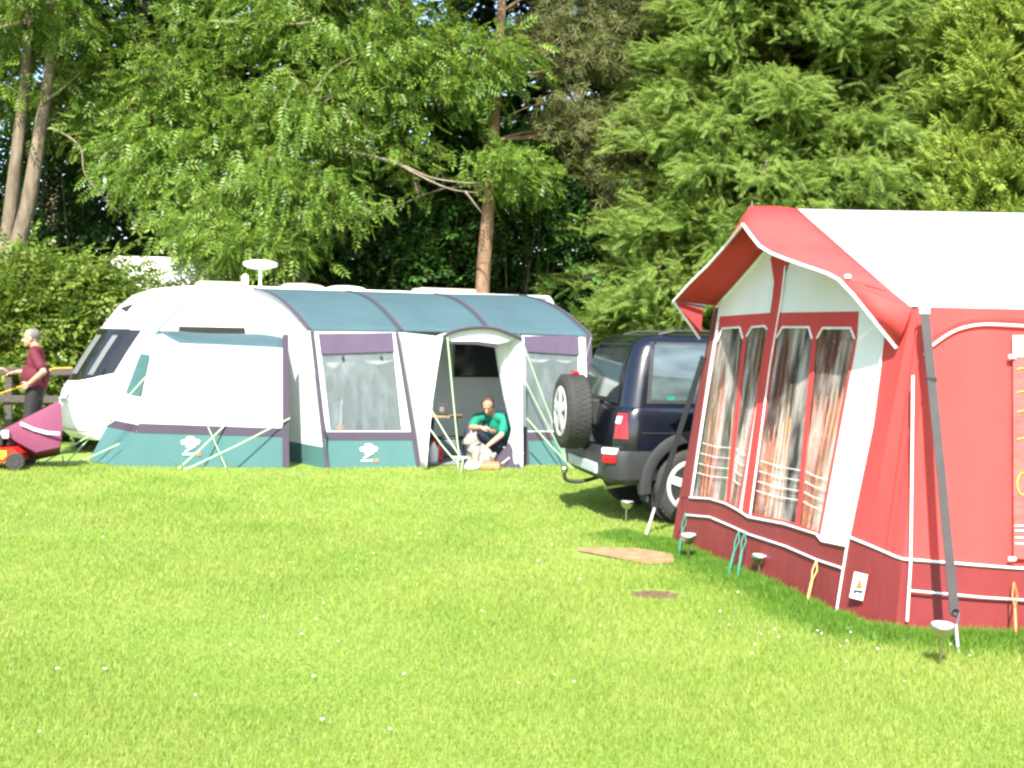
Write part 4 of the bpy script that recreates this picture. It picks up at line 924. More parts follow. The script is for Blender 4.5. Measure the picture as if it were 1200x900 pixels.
# rubber pegging loops at the mudwall
def pegloop(a, b, m_, tw=1):
    a, b = Vector(a), Vector(b); mid = lerp(a, b, .45)
    o = MB().tube([a+Vector((.0,0,0)), lerp(a,mid,.5)+Vector((.018*tw,0,0)), mid], .005, 5).tube([a, lerp(a,mid,.5)-Vector((.012*tw,0,0)), mid], .005, 5).tube([mid, lerp(mid, b, .6)], .009, 6).build('peg_loop', m_, ra, world=True)
    MB().tube([lerp(mid, b, .5), b-Vector((0,0,.01))], .007, 6).build('peg', m_, o).location = -RO
pegloop(GP(803,601,.03), gnd(794,658), X['green_rubber']); pegloop(GP(866,622,.03), gnd(852,681), X['green_rubber']); pegloop(GP(873,622,.03), gnd(863,684), X['green_rubber'])
pegloop(GP(957,656,.03), gnd(944,713), X['yellow_rubber']); pegloop(SP(1188,682,.03), gnd(1191,752), X['orange_rubber'])
# ================================================================== dark off-road car with spare wheel
KA = R(11.5); kf = Vector((math.cos(KA), math.sin(KA), 0)); kl = Vector((-math.sin(KA), math.cos(KA), 0))
wc = gnd(806, 614)                       # near rear wheel contact
WX, TRK = .80, 1.56
K0 = wc - kf*WX + kl*(TRK/2)             # origin: rear bumper plane, centre line, ground
car = thing('car', 'dark navy off road car with spare wheel on its back door beside the red awning', 'car', K0, KA)
KS = 1.0
def outline(xr, xf, W, rr, rf, n=7):
    pts = []
    for cx, cy, a0, r in ((xf-rf, W-rf, 0, rf), (xr+rr, W-rr, 90, rr), (xr+rr, -W+rr, 180, rr), (xf-rf, -W+rf, 270, rf)):
        for k in range(n+1): a = R(a0+90*k/n); pts.append((cx+r*math.cos(a), cy+r*math.sin(a)))
    return pts
def loft(levels, n=7):
    mb = MB(); rings = [[Vector((x, y, z))*1.0 for x, y in outline(xr, xf, W, rr, rf, n)] for z, xr, xf, W, rr, rf in levels]
    m_ = len(rings[0]); vs_ = [p for r_ in rings for p in r_]
    fs_ = [(i*m_+k, i*m_+(k+1)%m_, (i+1)*m_+(k+1)%m_, (i+1)*m_+k) for i in range(len(rings)-1) for k in range(m_)]
    fs_ += [tuple(range(m_))[::-1], tuple((len(rings)-1)*m_+k for k in range(m_))]
    return mb.add(vs_, fs_)
LOW = [(.44,.12,4.16,.83,.16,.35), (.52,.09,4.22,.875,.17,.4), (.70,.085,4.25,.895,.18,.42), (.78,.085,4.25,.897,.18,.42), (.93,.10,4.20,.895,.18,.45), (1.02,.115,4.12,.88,.18,.5), (1.065,.135,4.0,.86,.18,.5), (1.08,.16,3.9,.83,.18,.5)]
GRN = [(1.07,.15,3.42,.845,.17,.35), (1.20,.175,3.26,.815,.17,.33), (1.36,.21,3.08,.775,.17,.3), (1.52,.25,2.90,.73,.17,.28), (1.62,.285,2.78,.70,.17,.26), (1.69,.335,2.66,.665,.17,.25), (1.735,.44,2.45,.58,.17,.2), (1.75,.62,2.2,.42,.17,.2)]
def lev(tab, z, i): return pinterp([(t[0], t[i]) for t in tab], z)
low = loft(LOW).build('body', X['car_paint'], car, smooth=True)
def cutter(x, r):
    o = MB().lathe([(r,-1.2),(r,1.2)], (x, 0, .36), 'Y', 36).build('cut', None); return o
for x in (WX, WX+2.57):
    c_ = cutter(x, .41); c_.location = K0; c_.rotation_euler = (0,0,KA)
    md = low.modifiers.new('arch', 'BOOLEAN'); md.object = c_; md.operation = 'DIFFERENCE'; md.solver = 'EXACT'
bpy.context.view_layer.update()
dg = bpy.context.evaluated_depsgraph_get(); me2 = bpy.data.meshes.new_from_object(low.evaluated_get(dg), preserve_all_data_layers=True, depsgraph=dg)
low.modifiers.clear(); low.data = me2
if not me2.materials: me2.materials.append(X['car_paint'])
md = low.modifiers.new('edges', 'EDGE_SPLIT'); md.split_angle = R(38)
for o in list(COL.objects):
    if o.name.startswith('cut'): bpy.data.objects.remove(o)
loft(GRN).build('cabin', X['car_paint'], car, smooth=True, split=50)
MB().box((WX+.62+.4, 0, .52), (3.0, 1.15, .36), bev=.03).build('underbody', X['black'], car)
# glass follows the side of the cabin
def side(x, z, off=.006, tab=GRN, sgn=-1):
    W = lev(tab, z, 3); xr = lev(tab, z, 1); rr = lev(tab, z, 4); e = max(0, (xr+rr)-x)
    y = W if e <= 0 else W-rr+math.sqrt(max(0, rr*rr-min(e, rr)**2))
    return Vector((x, sgn*(y+off), z))
def rear(y, z, off=.006, tab=GRN):
    W = lev(tab, z, 3); xr = lev(tab, z, 1); rr = lev(tab, z, 4); e = max(0, abs(y)-(W-rr))
    return Vector((xr+rr-math.sqrt(max(0, rr*rr-e*e))-off, y, z))
def side_glass(nm, poly, sgn, m_, off=.006, parent=None, n=10):
    (xa0, xa1, za), (xb0, xb1, zb) = poly
    return MB().grid(lambda u, v: side(lerp(lerp(xa0,xa1,u), lerp(xb0,xb1,u), v), lerp(za, zb, v), off, GRN, sgn), n, 6).build(nm, m_, parent or car, smooth=True)
X['car_pane'] = mat('car_side_glass', (.065,.09,.09), .05, var=.5, scale=2.2, spec=1.0, coat=.8, stretch=(1,1,3))  # base colour kept paler to carry the pale reflection on the glass
for s_ in (-1, 1):
    side_glass('window_frame', ((.36,1.42,1.11), (.44,1.38,1.665)), s_, X['black'], .003)
    g_ = side_glass('rear_side_window', ((.40,1.38,1.135), (.47,1.35,1.645)), s_, X['car_pane'], .009)
    side_glass('door_window', ((1.50,2.92,1.11), (1.48,2.62,1.63)), s_, X['car_pane'], .006)
    for xg in (1.46, 2.55):
        MB().strip([side(xg, z, .004, LOW, s_) for z in (.52,.7,.85,1.0)], .008, .004, Vector((0, s_, 0))).build('door_gap', X['black'], car)
    MB().strip([side(x, .845, .006, LOW, s_) for x in (.30,.6,1.0,1.4)], .010, .004, Vector((0, s_, 0))).build('body_crease', X['black'], car)
    MB().tube([Vector((.55,s_*.56,1.735)), Vector((.70,s_*.57,1.77)), Vector((2.1,s_*.56,1.78)), Vector((2.3,s_*.54,1.74))], .014, 8).build('roof_rail', X['black'], car)
MB().box(side(.47,1.155,.012)+Vector((.12,0,.0)), (.07,.004,.035)).build('window_sticker', X['teal_shirt'], car)
rw_ = MB().grid(lambda u, v: rear(lerp(-.56,.62,u)*(1-.12*v), lerp(1.14,1.60,v), .006), 10, 6).build('rear_window', X['car_glass'], car, smooth=True)
MB().grid(lambda u, v: rear(lerp(-.62,.68,u)*(1-.12*v), lerp(1.10,1.65,v), .003), 10, 6).build('window_frame', X['black'], car, smooth=True)
MB().plate([Vector((.118,-.70,.62)), Vector((.118,-.70,1.06)), Vector((.118,-.688,1.06)), Vector((.118,-.688,.62))]).build('door_gap', X['black'], car)
# bumper, lower plate, arches
bum = loft([(.36,.10,.46,.80,.16,.03), (.42,.02,.46,.885,.18,.03), (.62,.0,.46,.905,.19,.03), (.68,.03,.44,.898,.18,.03)]).build('rear_bumper', X['car_plastic'], car, smooth=True, split=40)
MB().box((.0,.02,.485), (.03,1.02,.10), bev=.012).build('bumper_plate', X['grey_trim'], bum)
loft([(.34,3.78,4.27,.80,.02,.3), (.44,3.80,4.33,.885,.02,.36), (.64,3.80,4.34,.905,.02,.38), (.70,3.80,4.30,.895,.02,.38)]).build('front_bumper', X['car_plastic'], car, smooth=True, split=40)
MB().box((WX+1.28,0,.42), (1.66,1.78,.12), bev=.03).build('sill', X['car_plastic'], car)
for s_ in (-1, 1):
    for x in (WX, WX+2.57):
        mb = MB(); prof = []
        for k in range(25):
            a = R(-8+196*k/24); ca, sa = math.cos(a), math.sin(a)
            for r_, y in ((.405,.80),(.405,.918),(.43,.925),(.505,.905),(.515,.86)):
                mb.v.append(Vector((x+r_*ca, s_*y, .36+r_*sa)))
        for k in range(24):
            for j in range(4): b_ = k*5; mb.f.append([b_+j, b_+j+1, b_+5+j+1, b_+5+j]); mb.mi.append(0)
        mb.build('wheel_arch', X['car_plastic'], car, smooth=True, split=50)
        ml = MB().lathe([(.40,-.02),(.40,.30)], (x, s_*.62-.14, .36), 'Y', 28); ml.build('arch_liner', X['black'], car)
MB().box((WX-.43,-.82,.34), (.02,.16,.24), bev=.005).build('mud_flap', X['rubber'], car)
def wheel(par, c, axis, r, wd, sgn, nm='wheel', front=0):
    h = wd/2
    t = MB().lathe([(r*.62,-h*.9),(r*.80,-h),(r*.93,-h*.95),(r*.985,-h*.75),(r,-h*.4),(r,h*.4),(r*.985,h*.75),(r*.93,h*.95),(r*.80,h),(r*.62,h*.9)], c, axis, 40)
    w_ = t.build(nm, X['rubber'], par, smooth=True, split=45)
    tr = MB(); cv = Vector(c)
    for k in range(44):                 # tread blocks
        a = 2*math.pi*k/44
        for row in (-.66,-.22,.22,.66):
            a2 = a+(.07 if row in (-.22,.66) else 0); e1 = Vector((0, math.cos(a2), math.sin(a2))) if axis == 'X' else Vector((math.cos(a2), 0, math.sin(a2)))
            ax_ = Vector((1,0,0)) if axis == 'X' else Vector((0,1,0)); tt = ax_.cross(e1)
            m3 = Matrix((ax_, tt, e1)).transposed(); tr.box(cv+e1*(r*(.992 if abs(row) < .5 else .975))+ax_*h*row, (h*.34, r*.10, r*.035), rot=m3)
    tr.build('tread', X['rubber'], w_)
    ax_ = Vector((1,0,0)) if axis == 'X' else Vector((0,1,0)); f = sgn*h
    MB().lathe([(r*.60, f*.92),(r*.60, f*.91)], c, axis, 30).build('spoke_gap_shade', X['black'], w_)  # black disc stands in for the shade in the gaps between spokes
    rim = MB().lathe([(r*.62, f*.90),(r*.68, f*.96),(r*.66, f*1.02),(r*.575, f*1.0),(r*.57, f*.90)], c, axis, 36)
    for k in range(5):
        a = 2*math.pi*k/5+.3; e1 = Vector((0, math.cos(a), math.sin(a))) if axis == 'X' else Vector((math.cos(a), 0, math.sin(a))); tt = ax_.cross(e1)
        rim.box(cv+e1*r*.34+ax_*f*.98, (h*.16, r*.22, r*.52), rot=Matrix((ax_, tt, e1)).transposed(), bev=.006)
    rim.lathe([(.01,f*1.07),(r*.16,f*1.07),(r*.20,f*.93)], c, axis, 16)
    rim.build('rim', X['alloy'], w_)
    return w_
for x in (WX, WX+2.57):
    for s_ in (-1, 1): wheel(car, (x, s_*(TRK/2-.02), .355), 'Y', .355, .225, s_)
sw0 = wheel(car, (-.11, .03, .985), 'X', .36, .245, -1, 'spare_wheel')
MB().box((.06,.03,.985), (.16,.25,.25), bev=.02).build('spare_mount', X['black'], car)
MB().box((-.10,.03,1.355), (.07,.20,.035), bev=.01).build('spare_lamp', X['red_lens'], sw0)
# lamps on the corner
def corner(z0, z1, y0, xs, m_, off, nm, tab=LOW):
    pts = []
    def f(u, v):
        z = lerp(z0, z1, v); t = u
        if t < .5: q = rear(lerp(-y0, -(lev(tab,z,3)-.05), t/.5), z, off, tab)
        else: q = side(lerp(lev(tab,z,1)+.05, xs, (t-.5)/.5), z, off, tab, -1)
        return q
    return MB().grid(f, 12, 6).build(nm, m_, car, smooth=True)
tl_ = corner(.79, 1.02, .765, .18, X['red_lens'], .012, 'tail_light')
MB().grid(lambda u, v: rear(lerp(-.775,-.83,u), lerp(.925,.99,v), .02, LOW), 4, 3).build('reversing_lamp', X['white_lens'], tl_)
MB().grid(lambda u, v: rear(lerp(.74,.845,u), lerp(.77,1.055,v), .012, LOW), 5, 4).build('tail_light', X['red_lens'], car, smooth=True)
mb = MB().box((.045,-.80,.60), (.07,.15,.07), bev=.012, rot=Matrix.Rotation(R(40),3,'Z')); bl_ = mb.build('bumper_lamp', X['red_lens'], car)
mb = MB().box((.040,-.80,.675), (.07,.15,.06), bev=.012, rot=Matrix.Rotation(R(40),3,'Z')); mb.build('bumper_lamp', X['white_lens'], car)
MB().lathe([(.0,-.016),(.062,-.016),(.070,-.006),(.072,.01)], (.86,-.897,.955), 'Y', 22).build('fuel_cap', X['car_plastic'], car, smooth=True)
tb = MB().tube(spline([(.25,.05,.36),(.0,.05,.30),(-.14,.05,.31),(-.17,.05,.36),(-.17,.05,.39)], 4), .018, 8).build('tow_bar', X['black'], car)
MB().lathe([(.012,.39),(.03,.405),(.036,.43),(.03,.455),(.0,.468)], (-.17,.05,-.01), n=14).build('tow_ball', X['steel'], tb, smooth=True)
MB().tube([(.30,-.45,.34),(.10,-.45,.31)], .03, 8).build('exhaust', X['steel'], car)
for s_ in (-1, 1):
    MB().box((3.05, s_*1.0, 1.08), (.14,.2,.15), bev=.04).build('mirror', X['black'], car)
    MB().box((4.16, s_*.62, .85), (.14,.36,.16), bev=.04).build('headlight', X['white_lens'], car)
car.scale = (KS,)*3
# re-seat so that the near rear wheel keeps its contact point
car.location = wc - kf*WX*KS + kl*(TRK/2)*KS
# ================================================================== people and the dog
def fused(name, prims, vox, m_, parent=None, smooth=6, loc=(0,0,0)):
    bm = bmesh.new()
    for p in prims:
        if p[0] == 'cap':               # tapered capsule
            _, a, b, ra_, rb_ = p; a, b = Vector(a), Vector(b); d = b-a; L = d.length
            q = d.to_track_quat('Z', 'Y').to_matrix() if L > 1e-6 else Matrix.Identity(3)
            prof = [(ra_*math.sin(t), -ra_*math.cos(t)) for t in [math.pi/2*i/5 for i in range(6)]]+[(rb_*math.cos(t), L+rb_*math.sin(t)) for t in [math.pi/2*i/5 for i in range(6)]]
            n = 16; rings = [[bm.verts.new(a+q@Vector((max(r_,1e-4)*math.cos(6.28318*k/n), max(r_,1e-4)*math.sin(6.28318*k/n), h))) for k in range(n)] for r_, h in prof]
            for i in range(len(rings)-1):
                for k in range(n): bm.faces.new((rings[i][k], rings[i][(k+1)%n], rings[i+1][(k+1)%n], rings[i+1][k]))
            bm.faces.new(rings[0][::-1]); bm.faces.new(rings[-1])
        else:                           # ellipsoid
            _, c, rad, rot = p; mt = Matrix.Translation(Vector(c)) @ (rot.to_4x4() if rot else Matrix.Identity(4)) @ Matrix.Diagonal((*rad, 1))
            bmesh.ops.create_uvsphere(bm, u_segments=20, v_segments=12, radius=1, matrix=mt)
    me = bpy.data.meshes.new(name); bm.to_mesh(me); bm.free()
    o = bpy.data.objects.new('tmp', me); COL.objects.link(o)
    r_ = o.modifiers.new('r', 'REMESH'); r_.mode = 'VOXEL'; r_.voxel_size = vox
    s = o.modifiers.new('s', 'SMOOTH'); s.factor = .5; s.iterations = smooth
    bpy.context.view_layer.update(); dg = bpy.context.evaluated_depsgraph_get()
    m2 = bpy.data.meshes.new_from_object(o.evaluated_get(dg), depsgraph=dg); m2.name = name
    bpy.data.objects.remove(o); bpy.data.meshes.remove(me); m2.materials.clear()
    f = link_mesh(name, m2, m_, parent, smooth=True); f.location = loc; return f
def basis(f, upv=(0,0,1)):               # columns: x = face forward, y = left, z = up
    f = Vector(f).normalized(); l = Vector(upv).cross(f).normalized(); return Matrix((f, l, f.cross(l))).transposed()
def head_prims(c, f, upv=(0,0,1)):
    B = basis(f, upv); c = Vector(c); P = lambda *q: c+B@Vector(q)
    return [('ell', P(-.012,0,.025), (.098,.077,.095), B), ('cap', P(.035,0,-.06), P(.062,0,-.088), .05, .030), ('ell', P(.03,0,-.03), (.066,.062,.085), B),
            ('cap', P(.088,0,.005), P(.112,0,-.035), .010, .016), ('cap', P(.078,.03,.028), P(.078,-.03,.028), .014, .014),
            ('ell', P(-.005,.078,-.01), (.02,.010,.033), B), ('ell', P(-.005,-.078,-.01), (.02,.010,.033), B), ('cap', P(.083,.02,-.062), P(.083,-.02,-.062), .010, .010),
            ('cap', P(.055,.035,-.02), P(.06,.03,-.05), .02, .02), ('cap', P(.055,-.035,-.02), P(.06,-.03,-.05), .02, .02)], P, B
def hand_prims(w_, d, nrm, thumb_side, curl=.5):
    d = Vector(d).normalized(); nrm = Vector(nrm).normalized(); s = d.cross(nrm).normalized()*thumb_side; nrm = s.cross(d).normalized()*(1 if s.cross(d).dot(nrm) > 0 else -1)
    pr = []; w_ = Vector(w_)
    for i, (L, o) in enumerate(zip((.072,.080,.075,.058), (.030,.010,-.010,-.029))):
        k = w_+d*.085+s*o; pr.append(('cap', w_+d*.01+s*o*.55, k, .015, .012))
        a1 = curl*(.5+.1*i); a2 = a1+curl*.8; a3 = a2+curl*.5
        q = k
        for a, l, r_ in ((a1, L*.45, .0098), (a2, L*.32, .009), (a3, L*.25, .008)):
            e = q+(d*math.cos(a)+nrm*math.sin(a))*l; pr.append(('cap', q, e, r_, r_*.93)); q = e
    t0 = w_+d*.02+s*.022; t1 = t0+(d*.6+s*.75+nrm*.15).normalized()*.042; t2 = t1+(d*.85+s*.35+nrm*.3).normalized()*.032; t3 = t2+(d*.95+nrm*.35).normalized()*.024
    return pr+[('cap', t0, t1, .014, .012), ('cap', t1, t2, .0115, .0105), ('cap', t2, t3, .010, .0085)]
def person(label, J, shirt, trouser, hair, shoes, origin, bald=False, group=None, belly=0.0):
    pr, P, B = head_prims(J['head'], J['face'], J.get('headup', (0,0,1)))
    nk, ch, pe = Vector(J['neck']), Vector(J['chest']), Vector(J['pelvis'])
    T = basis(J['front'], (nk-pe)); mid = (ch+pe)/2
    pr += [('cap', nk, P(-.02,0,-.05), .058, .054), ('ell', ch, (.11,.165,.19), T), ('ell', pe, (.115,.155,.14), T), ('cap', ch, pe, .13, .13)]
    S, E, Wr, Hp, Kn, An = (J[k] for k in ('sh','el','wr','hip','kn','an'))
    shp = [('ell', ch, (.125,.178,.205), T), ('ell', mid, (.125+belly,.165+belly*.5,.20), T), ('ell', pe+T@Vector((0,0,.04)), (.13+belly*.6,.165,.12), T), ('cap', nk-T@Vector((0,0,.05)), nk-T@Vector((0,0,.02)), .085, .068)]
    trp = [('ell', pe+T@Vector((0,0,-.04)), (.13,.172,.13), T)]; sho = []
    for i, sd_ in enumerate((1, -1)):
        s, e, w_, h, k, a = (Vector(q[i]) for q in (S, E, Wr, Hp, Kn, An))
        pr += [('cap', s, e, .050, .040), ('cap', e, e.lerp(w_, .4), .041, .039), ('cap', e.lerp(w_, .4), w_, .039, .027), ('cap', h, k, .078, .055), ('cap', k, a, .055, .036)]
        pr += hand_prims(w_, J['hd'][i], J['hn'][i], J['ht'][i], J['hc'][i])
        shp += [('cap', nk.lerp(s, .35), s, .075, .068), ('cap', s, s.lerp(e, .72), .070, .066)]
        trp += [('cap', h, k, .098, .075), ('cap', k, a, .076, .064)]
        t = Vector(J['toe'][i]).normalized(); pr += [('cap', a-Vector((0,0,.03)), a+t*.14-Vector((0,0,.05)), .035, .03)]
        sho.append((a, t))
    o = fused('person', pr, .0065, X['skin'], None, 5, origin); tag(o, label, 'person', group)
    fused('shirt', shp, .011, shirt, o, 6); fused('trousers', trp, .011, trouser, o, 6)
    for a, t in sho: fused('shoe', [('cap', a-t*.05-Vector((0,0,.045)), a+t*.16-Vector((0,0,.05)), .043, .038), ('ell', a-Vector((0,0,.02)), (.05,.05,.05), None)], .010, shoes, o, 4)
    if bald: hp = [('ell', P(-.040,0,.020), (.084,.0785,.088), B), ('ell', P(-.035,0,.008), (.095,.086,.072), B), ('ell', P(.005,.076,.015), (.03,.012,.035), B), ('ell', P(.005,-.076,.015), (.03,.012,.035), B)]
    else: hp = [('ell', P(-.040,0,.040), (.084,.080,.083), B), ('cap', P(-.07,0,.0), P(-.06,0,-.05), .05, .035), ('ell', P(-.015,.075,.02), (.03,.009,.04), B), ('ell', P(-.015,-.075,.02), (.03,.009,.04), B)]
    fused('hair', hp, .008, hair, o, 3)
    for s_ in (1, -1): fused('eye', [('ell', P(.080,s_*.031,.008), (.010,.013,.008), B)], .004, X['eye'], o, 1)
    return o
# --- man standing at the fence, facing left, hand on hip
X['lip'] = mat('lip', (.35,.13,.10), .5)
M0 = Vector((-6.31, 15.75, 0))
fz = Vector((-.97, -.22, 0)).normalized(); lz = Vector((0,0,1)).cross(fz)     # forward, left
def L(f, l, z): return fz*f+lz*l+Vector((0,0,z))
J = dict(head=L(.035,0,1.585), face=fz+Vector((0,0,-.08)), neck=L(-.03,0,1.43), chest=L(-.03,0,1.24), pelvis=L(-.02,0,.93), front=fz,
  sh=[L(-.03,.195,1.385), L(-.04,-.195,1.375)], el=[L(-.17,.31,1.15), L(.02,-.27,1.13)], wr=[L(.02,.235,.99), L(.24,-.23,1.13)],
  hd=[L(.75,-.25,-.55), L(1,.1,-.12)], hn=[L(0,-.9,0), L(0,0,-1)], ht=[-1, -1], hc=[.55, .45],
  hip=[L(-.01,.09,.90), L(-.03,-.09,.90)], kn=[L(.05,.10,.49), L(.01,-.11,.49)], an=[L(.02,.11,.09), L(-.05,-.13,.09)], toe=[L(1,.15,0), L(1,-.2,0)])
person('grey haired man in burgundy polo shirt standing at the fence with hand on hip', J, X['burgundy'], X['grey_trouser'], X['hair_grey'], X['black'], M0, belly=.06)
# --- second person just outside the left edge, hand resting on the rail
Q0 = Vector((-7.55, 16.1, 0)); fz = Vector((.93, .36, 0)).normalized(); lz = Vector((0,0,1)).cross(fz)
hw = dep(-4, 431, 16.45)-Q0
J = dict(head=L(.03,0,1.60), face=fz, neck=L(-.03,0,1.44), chest=L(-.03,0,1.25), pelvis=L(-.02,0,.93), front=fz,
  sh=[L(-.03,.195,1.39), L(-.03,-.195,1.39)], el=[L(.20,.25,1.15), L(-.06,-.27,1.08)], wr=[tuple(hw), L(.10,-.26,.86)],
  hd=[L(1,-.15,-.15), L(.3,0,-1)], hn=[L(0,0,-1), L(0,1,0)], ht=[1, -1], hc=[.4, .5],
  hip=[L(-.01,.09,.90), L(-.01,-.09,.90)], kn=[L(.04,.10,.49), L(.02,-.10,.49)], an=[L(-.02,.11,.09), L(-.02,-.11,.09)], toe=[L(1,.2,0), L(1,-.2,0)])
person('person at the left edge, only a bare hand and forearm on the fence rail showing', J, X['skirt'], X['jeans'], X['hair_dark'], X['black'], Q0)
# --- man sitting in the awning doorway, leaning down to the dog
D0 = dep(576, 540, 16.35); D0.z = .012; S0 = Vector(D0)
def W_(x, y, Y): return dep(x, y-3, Y+.35)-S0
hd_ = W_(571.5, 478, 15.72)
J = dict(head=tuple(hd_), face=Vector((-.16,-.80,-.60)), headup=Vector((-.1,-.45,.85)), neck=tuple(W_(578,490,15.87)), chest=tuple(W_(580,503,15.95)), pelvis=tuple(W_(590,522,16.28)), front=Vector((-.2,-.8,-.5)),
  sh=[tuple(W_(592.5,495,15.80)), tuple(W_(560,492.5,15.86))], el=[tuple(W_(587.5,513,15.62)), tuple(W_(552.5,504,15.70))], wr=[tuple(W_(571,526,15.55)), tuple(W_(563,504,15.58))],
  hd=[Vector((-.75,-.1,-.5)), Vector((.9,-.05,.0))], hn=[Vector((-.3,0,-.9)), Vector((0,.3,-.9))], ht=[1, -1], hc=[.45, .6],
  hip=[tuple(W_(595,525,16.2)), tuple(W_(582,525,16.2))], kn=[tuple(W_(583,524,15.72)), tuple(W_(550,510,15.72))], an=[tuple(W_(590,538.5,15.95)), tuple(W_(546,538,15.80))], toe=[Vector((-.5,-.8,0)), Vector((-.3,-.9,0))])
person('balding man in green polo shirt sitting in the awning doorway, leaning to the dog', J, X['teal_shirt'], X['jeans'], X['hair_dark'], X['black'], S0, bald=True, belly=.075)
# low folding stool he sits on
st0 = Vector((dep(592,538,16.65).x, 16.65, .012)); stl = thing('camp_chair', 'low folding chair with pale metal frame under the man in green', 'chair', st0)
MB().box((0,0,.30), (.42,.40,.03), bev=.01).build('seat', X['jeans'], stl)
MB().box((.05,.22,.52), (.42,.03,.34), bev=.01).build('backrest', X['jeans'], stl)
for sx in (-1, 1):
    for sy in (-1, 1): MB().tube([(sx*.2,-sy*.2,0), (sx*.2,sy*.18,.30)], .011, 6).build('leg', X['steel'], stl)
# --- small white dog
g0 = gnd(556, 546.5, .012); dg0 = Vector((g0.x+.01, 15.72, .012))
f = Vector((-.80,-.58,0)).normalized(); l_ = Vector((0,0,1)).cross(f)
def Q(a, b, c): return f*a+l_*b+Vector((0,0,c))
hB = basis(f+Vector((0,0,-.05)))
dp = [('ell', Q(-.10,0,.115), (.13,.105,.115), basis(f)), ('cap', Q(-.07,0,.16), Q(.03,0,.235), .098, .085), ('cap', Q(.03,0,.24), Q(.055,0,.31), .075, .065), ('ell', Q(.075,0,.345), (.070,.066,.062), hB),
      ('cap', Q(.11,0,.33), Q(.165,0,.315), .042, .028), ('cap', Q(.055,.040,.385), Q(.045,.052,.445), .024, .007), ('cap', Q(.055,-.040,.385), Q(.045,-.052,.445), .024, .007),
      ('cap', Q(-.20,0,.06), Q(-.28,.03,.13), .03, .018)]
for s_ in (1, -1):
    dp += [('cap', Q(.03,s_*.055,.20), Q(.045,s_*.058,.11), .045, .034), ('cap', Q(.045,s_*.058,.11), Q(.045,s_*.058,.03), .034, .027), ('cap', Q(.045,s_*.058,.022), Q(.085,s_*.058,.018), .025, .022),
           ('ell', Q(-.10,s_*.085,.10), (.095,.05,.085), basis(f)), ('cap', Q(-.03,s_*.10,.07), Q(-.10,s_*.10,.03), .036, .028), ('cap', Q(-.10,s_*.10,.025), Q(-.01,s_*.105,.02), .026, .023)]
dog = fused('dog', dp, .007, X['fur'], None, 3, dg0); tag(dog, 'small cream white terrier with pricked ears sitting in front of the man in green', 'dog')
vv = np.empty(len(dog.data.vertices)*3, np.float32); dog.data.vertices.foreach_get('co', vv); vv = vv.reshape(-1,3); nn_ = np.empty_like(vv.ravel()); dog.data.vertices.foreach_get('normal', nn_); nn_ = nn_.reshape(-1,3)
ii = rng.choice(len(vv), 5200); dd_ = nn_[ii]+rng.normal(0,.45,(5200,3)); dd_[:,2] -= .5
tv_ = np.array([[-.004,-.0035,0],[-.004,.0035,0],[.03,0,.004]]); tf_ = np.array([[0,1,2]])
scatter('fur', tv_, tf_, vv[ii], dd_, rng.uniform(.6,1.2,5200), X['fur'], dog)
MB().tube([Q(.018,0,.27)+(f*.078*math.cos(a)+l_*.078*math.sin(a))+Vector((0,0,-.018*math.cos(a))) for a in [i*2*math.pi/20 for i in range(21)]], .011, 6).build('collar', X['jeans'], dog)
fused('nose', [('ell', Q(.19,0,.318), (.014,.017,.012), hB)], .005, X['black'], dog, 1)
for s_ in (1, -1): fused('eye', [('ell', Q(.128,s_*.032,.362), (.009,.009,.009), None)], .004, X['black'], dog, 1)
ld = MB().tube(spline([dep(590,524,15.6), dep(600,530,15.65), dep(596,537,15.5), dep(588,543,15.4)], 5), .007, 5)
tag(ld.build('dog_lead', X['piping'], None), 'thin white lead looping beside the man in green', 'lead')
# --- things on the awning floor
tg = Vector((dep(520,540,16.7).x, 16.7, .012)); tab = thing('folding_table', 'small folding table with pale wooden top inside the awning doorway', 'table', tg)
tz = dep(520,487.5,16.7).z-.012; hw_ = .24
MB().box((0,0,tz), (.50,.42,.025), bev=.005).build('tabletop', X['board'], tab)
for sx, sy in ((-.2,-.15),(.2,-.15),(-.2,.15),(.2,.15)): MB().tube([(sx,sy,0),(sx*.8,sy*.8,tz)], .014, 6).build('leg', X['black'], tab)
fr0 = Vector((dep(518,487,16.62).x, 16.62, tz+.026)); pf = thing('photo_frame', 'dark upright framed screen standing on the folding table', 'screen', fr0, R(-12))
MB().box((0,0,.085), (.17,.02,.155), bev=.006, rot=Matrix.Rotation(R(-10),3,'X')).build('frame', X['black'], pf)
MB().box((0,-.014,.085), (.06,.006,.07), bev=.002, rot=Matrix.Rotation(R(-10),3,'X')).build('picture', X['shade'], pf)
def bottle(px, Y, h, r_, m_, cap_, lab):
    c = dep(px, 540, Y); c.z = .012; o = thing('bottle', lab, 'bottle', c)
    MB().lathe([(r_*.9,0),(r_,.01),(r_,h*.62),(r_*.45,h*.82),(r_*.4,h*.92)], (0,0,0), n=16).build('bottle_body', m_, o, smooth=True)
    MB().lathe([(r_*.48,h*.90),(r_*.48,h),(0,h)], (0,0,0), n=12).build('cap', cap_, o)
bottle(508, 15.95, .30, .06, X['piping'], X['mower_red'], 'white bottle with red cap on the awning floor by the left door edge')
bottle(514, 16.1, .26, .055, X['mower_red'], X['mower_red'], 'red bottle beside the white one on the awning floor')
cb = Vector((dep(529,540,16.8).x, 16.8, .012)); crt = thing('storage_box', 'grey plastic storage box on the awning floor under the table', 'box', cb)
mb = MB(); mb.box((0,0,.13), (.34,.30,.25), bev=.02).build('box_body', mat('blue_grey_plastic', (.12,.15,.17), .5), crt); MB().box((0,0,.268), (.36,.32,.03), bev=.01).build('lid', X['black'], crt)
tr_ = gnd(574, 547.5, .01); tr0 = Vector((tr_.x, 15.32, .012)); 
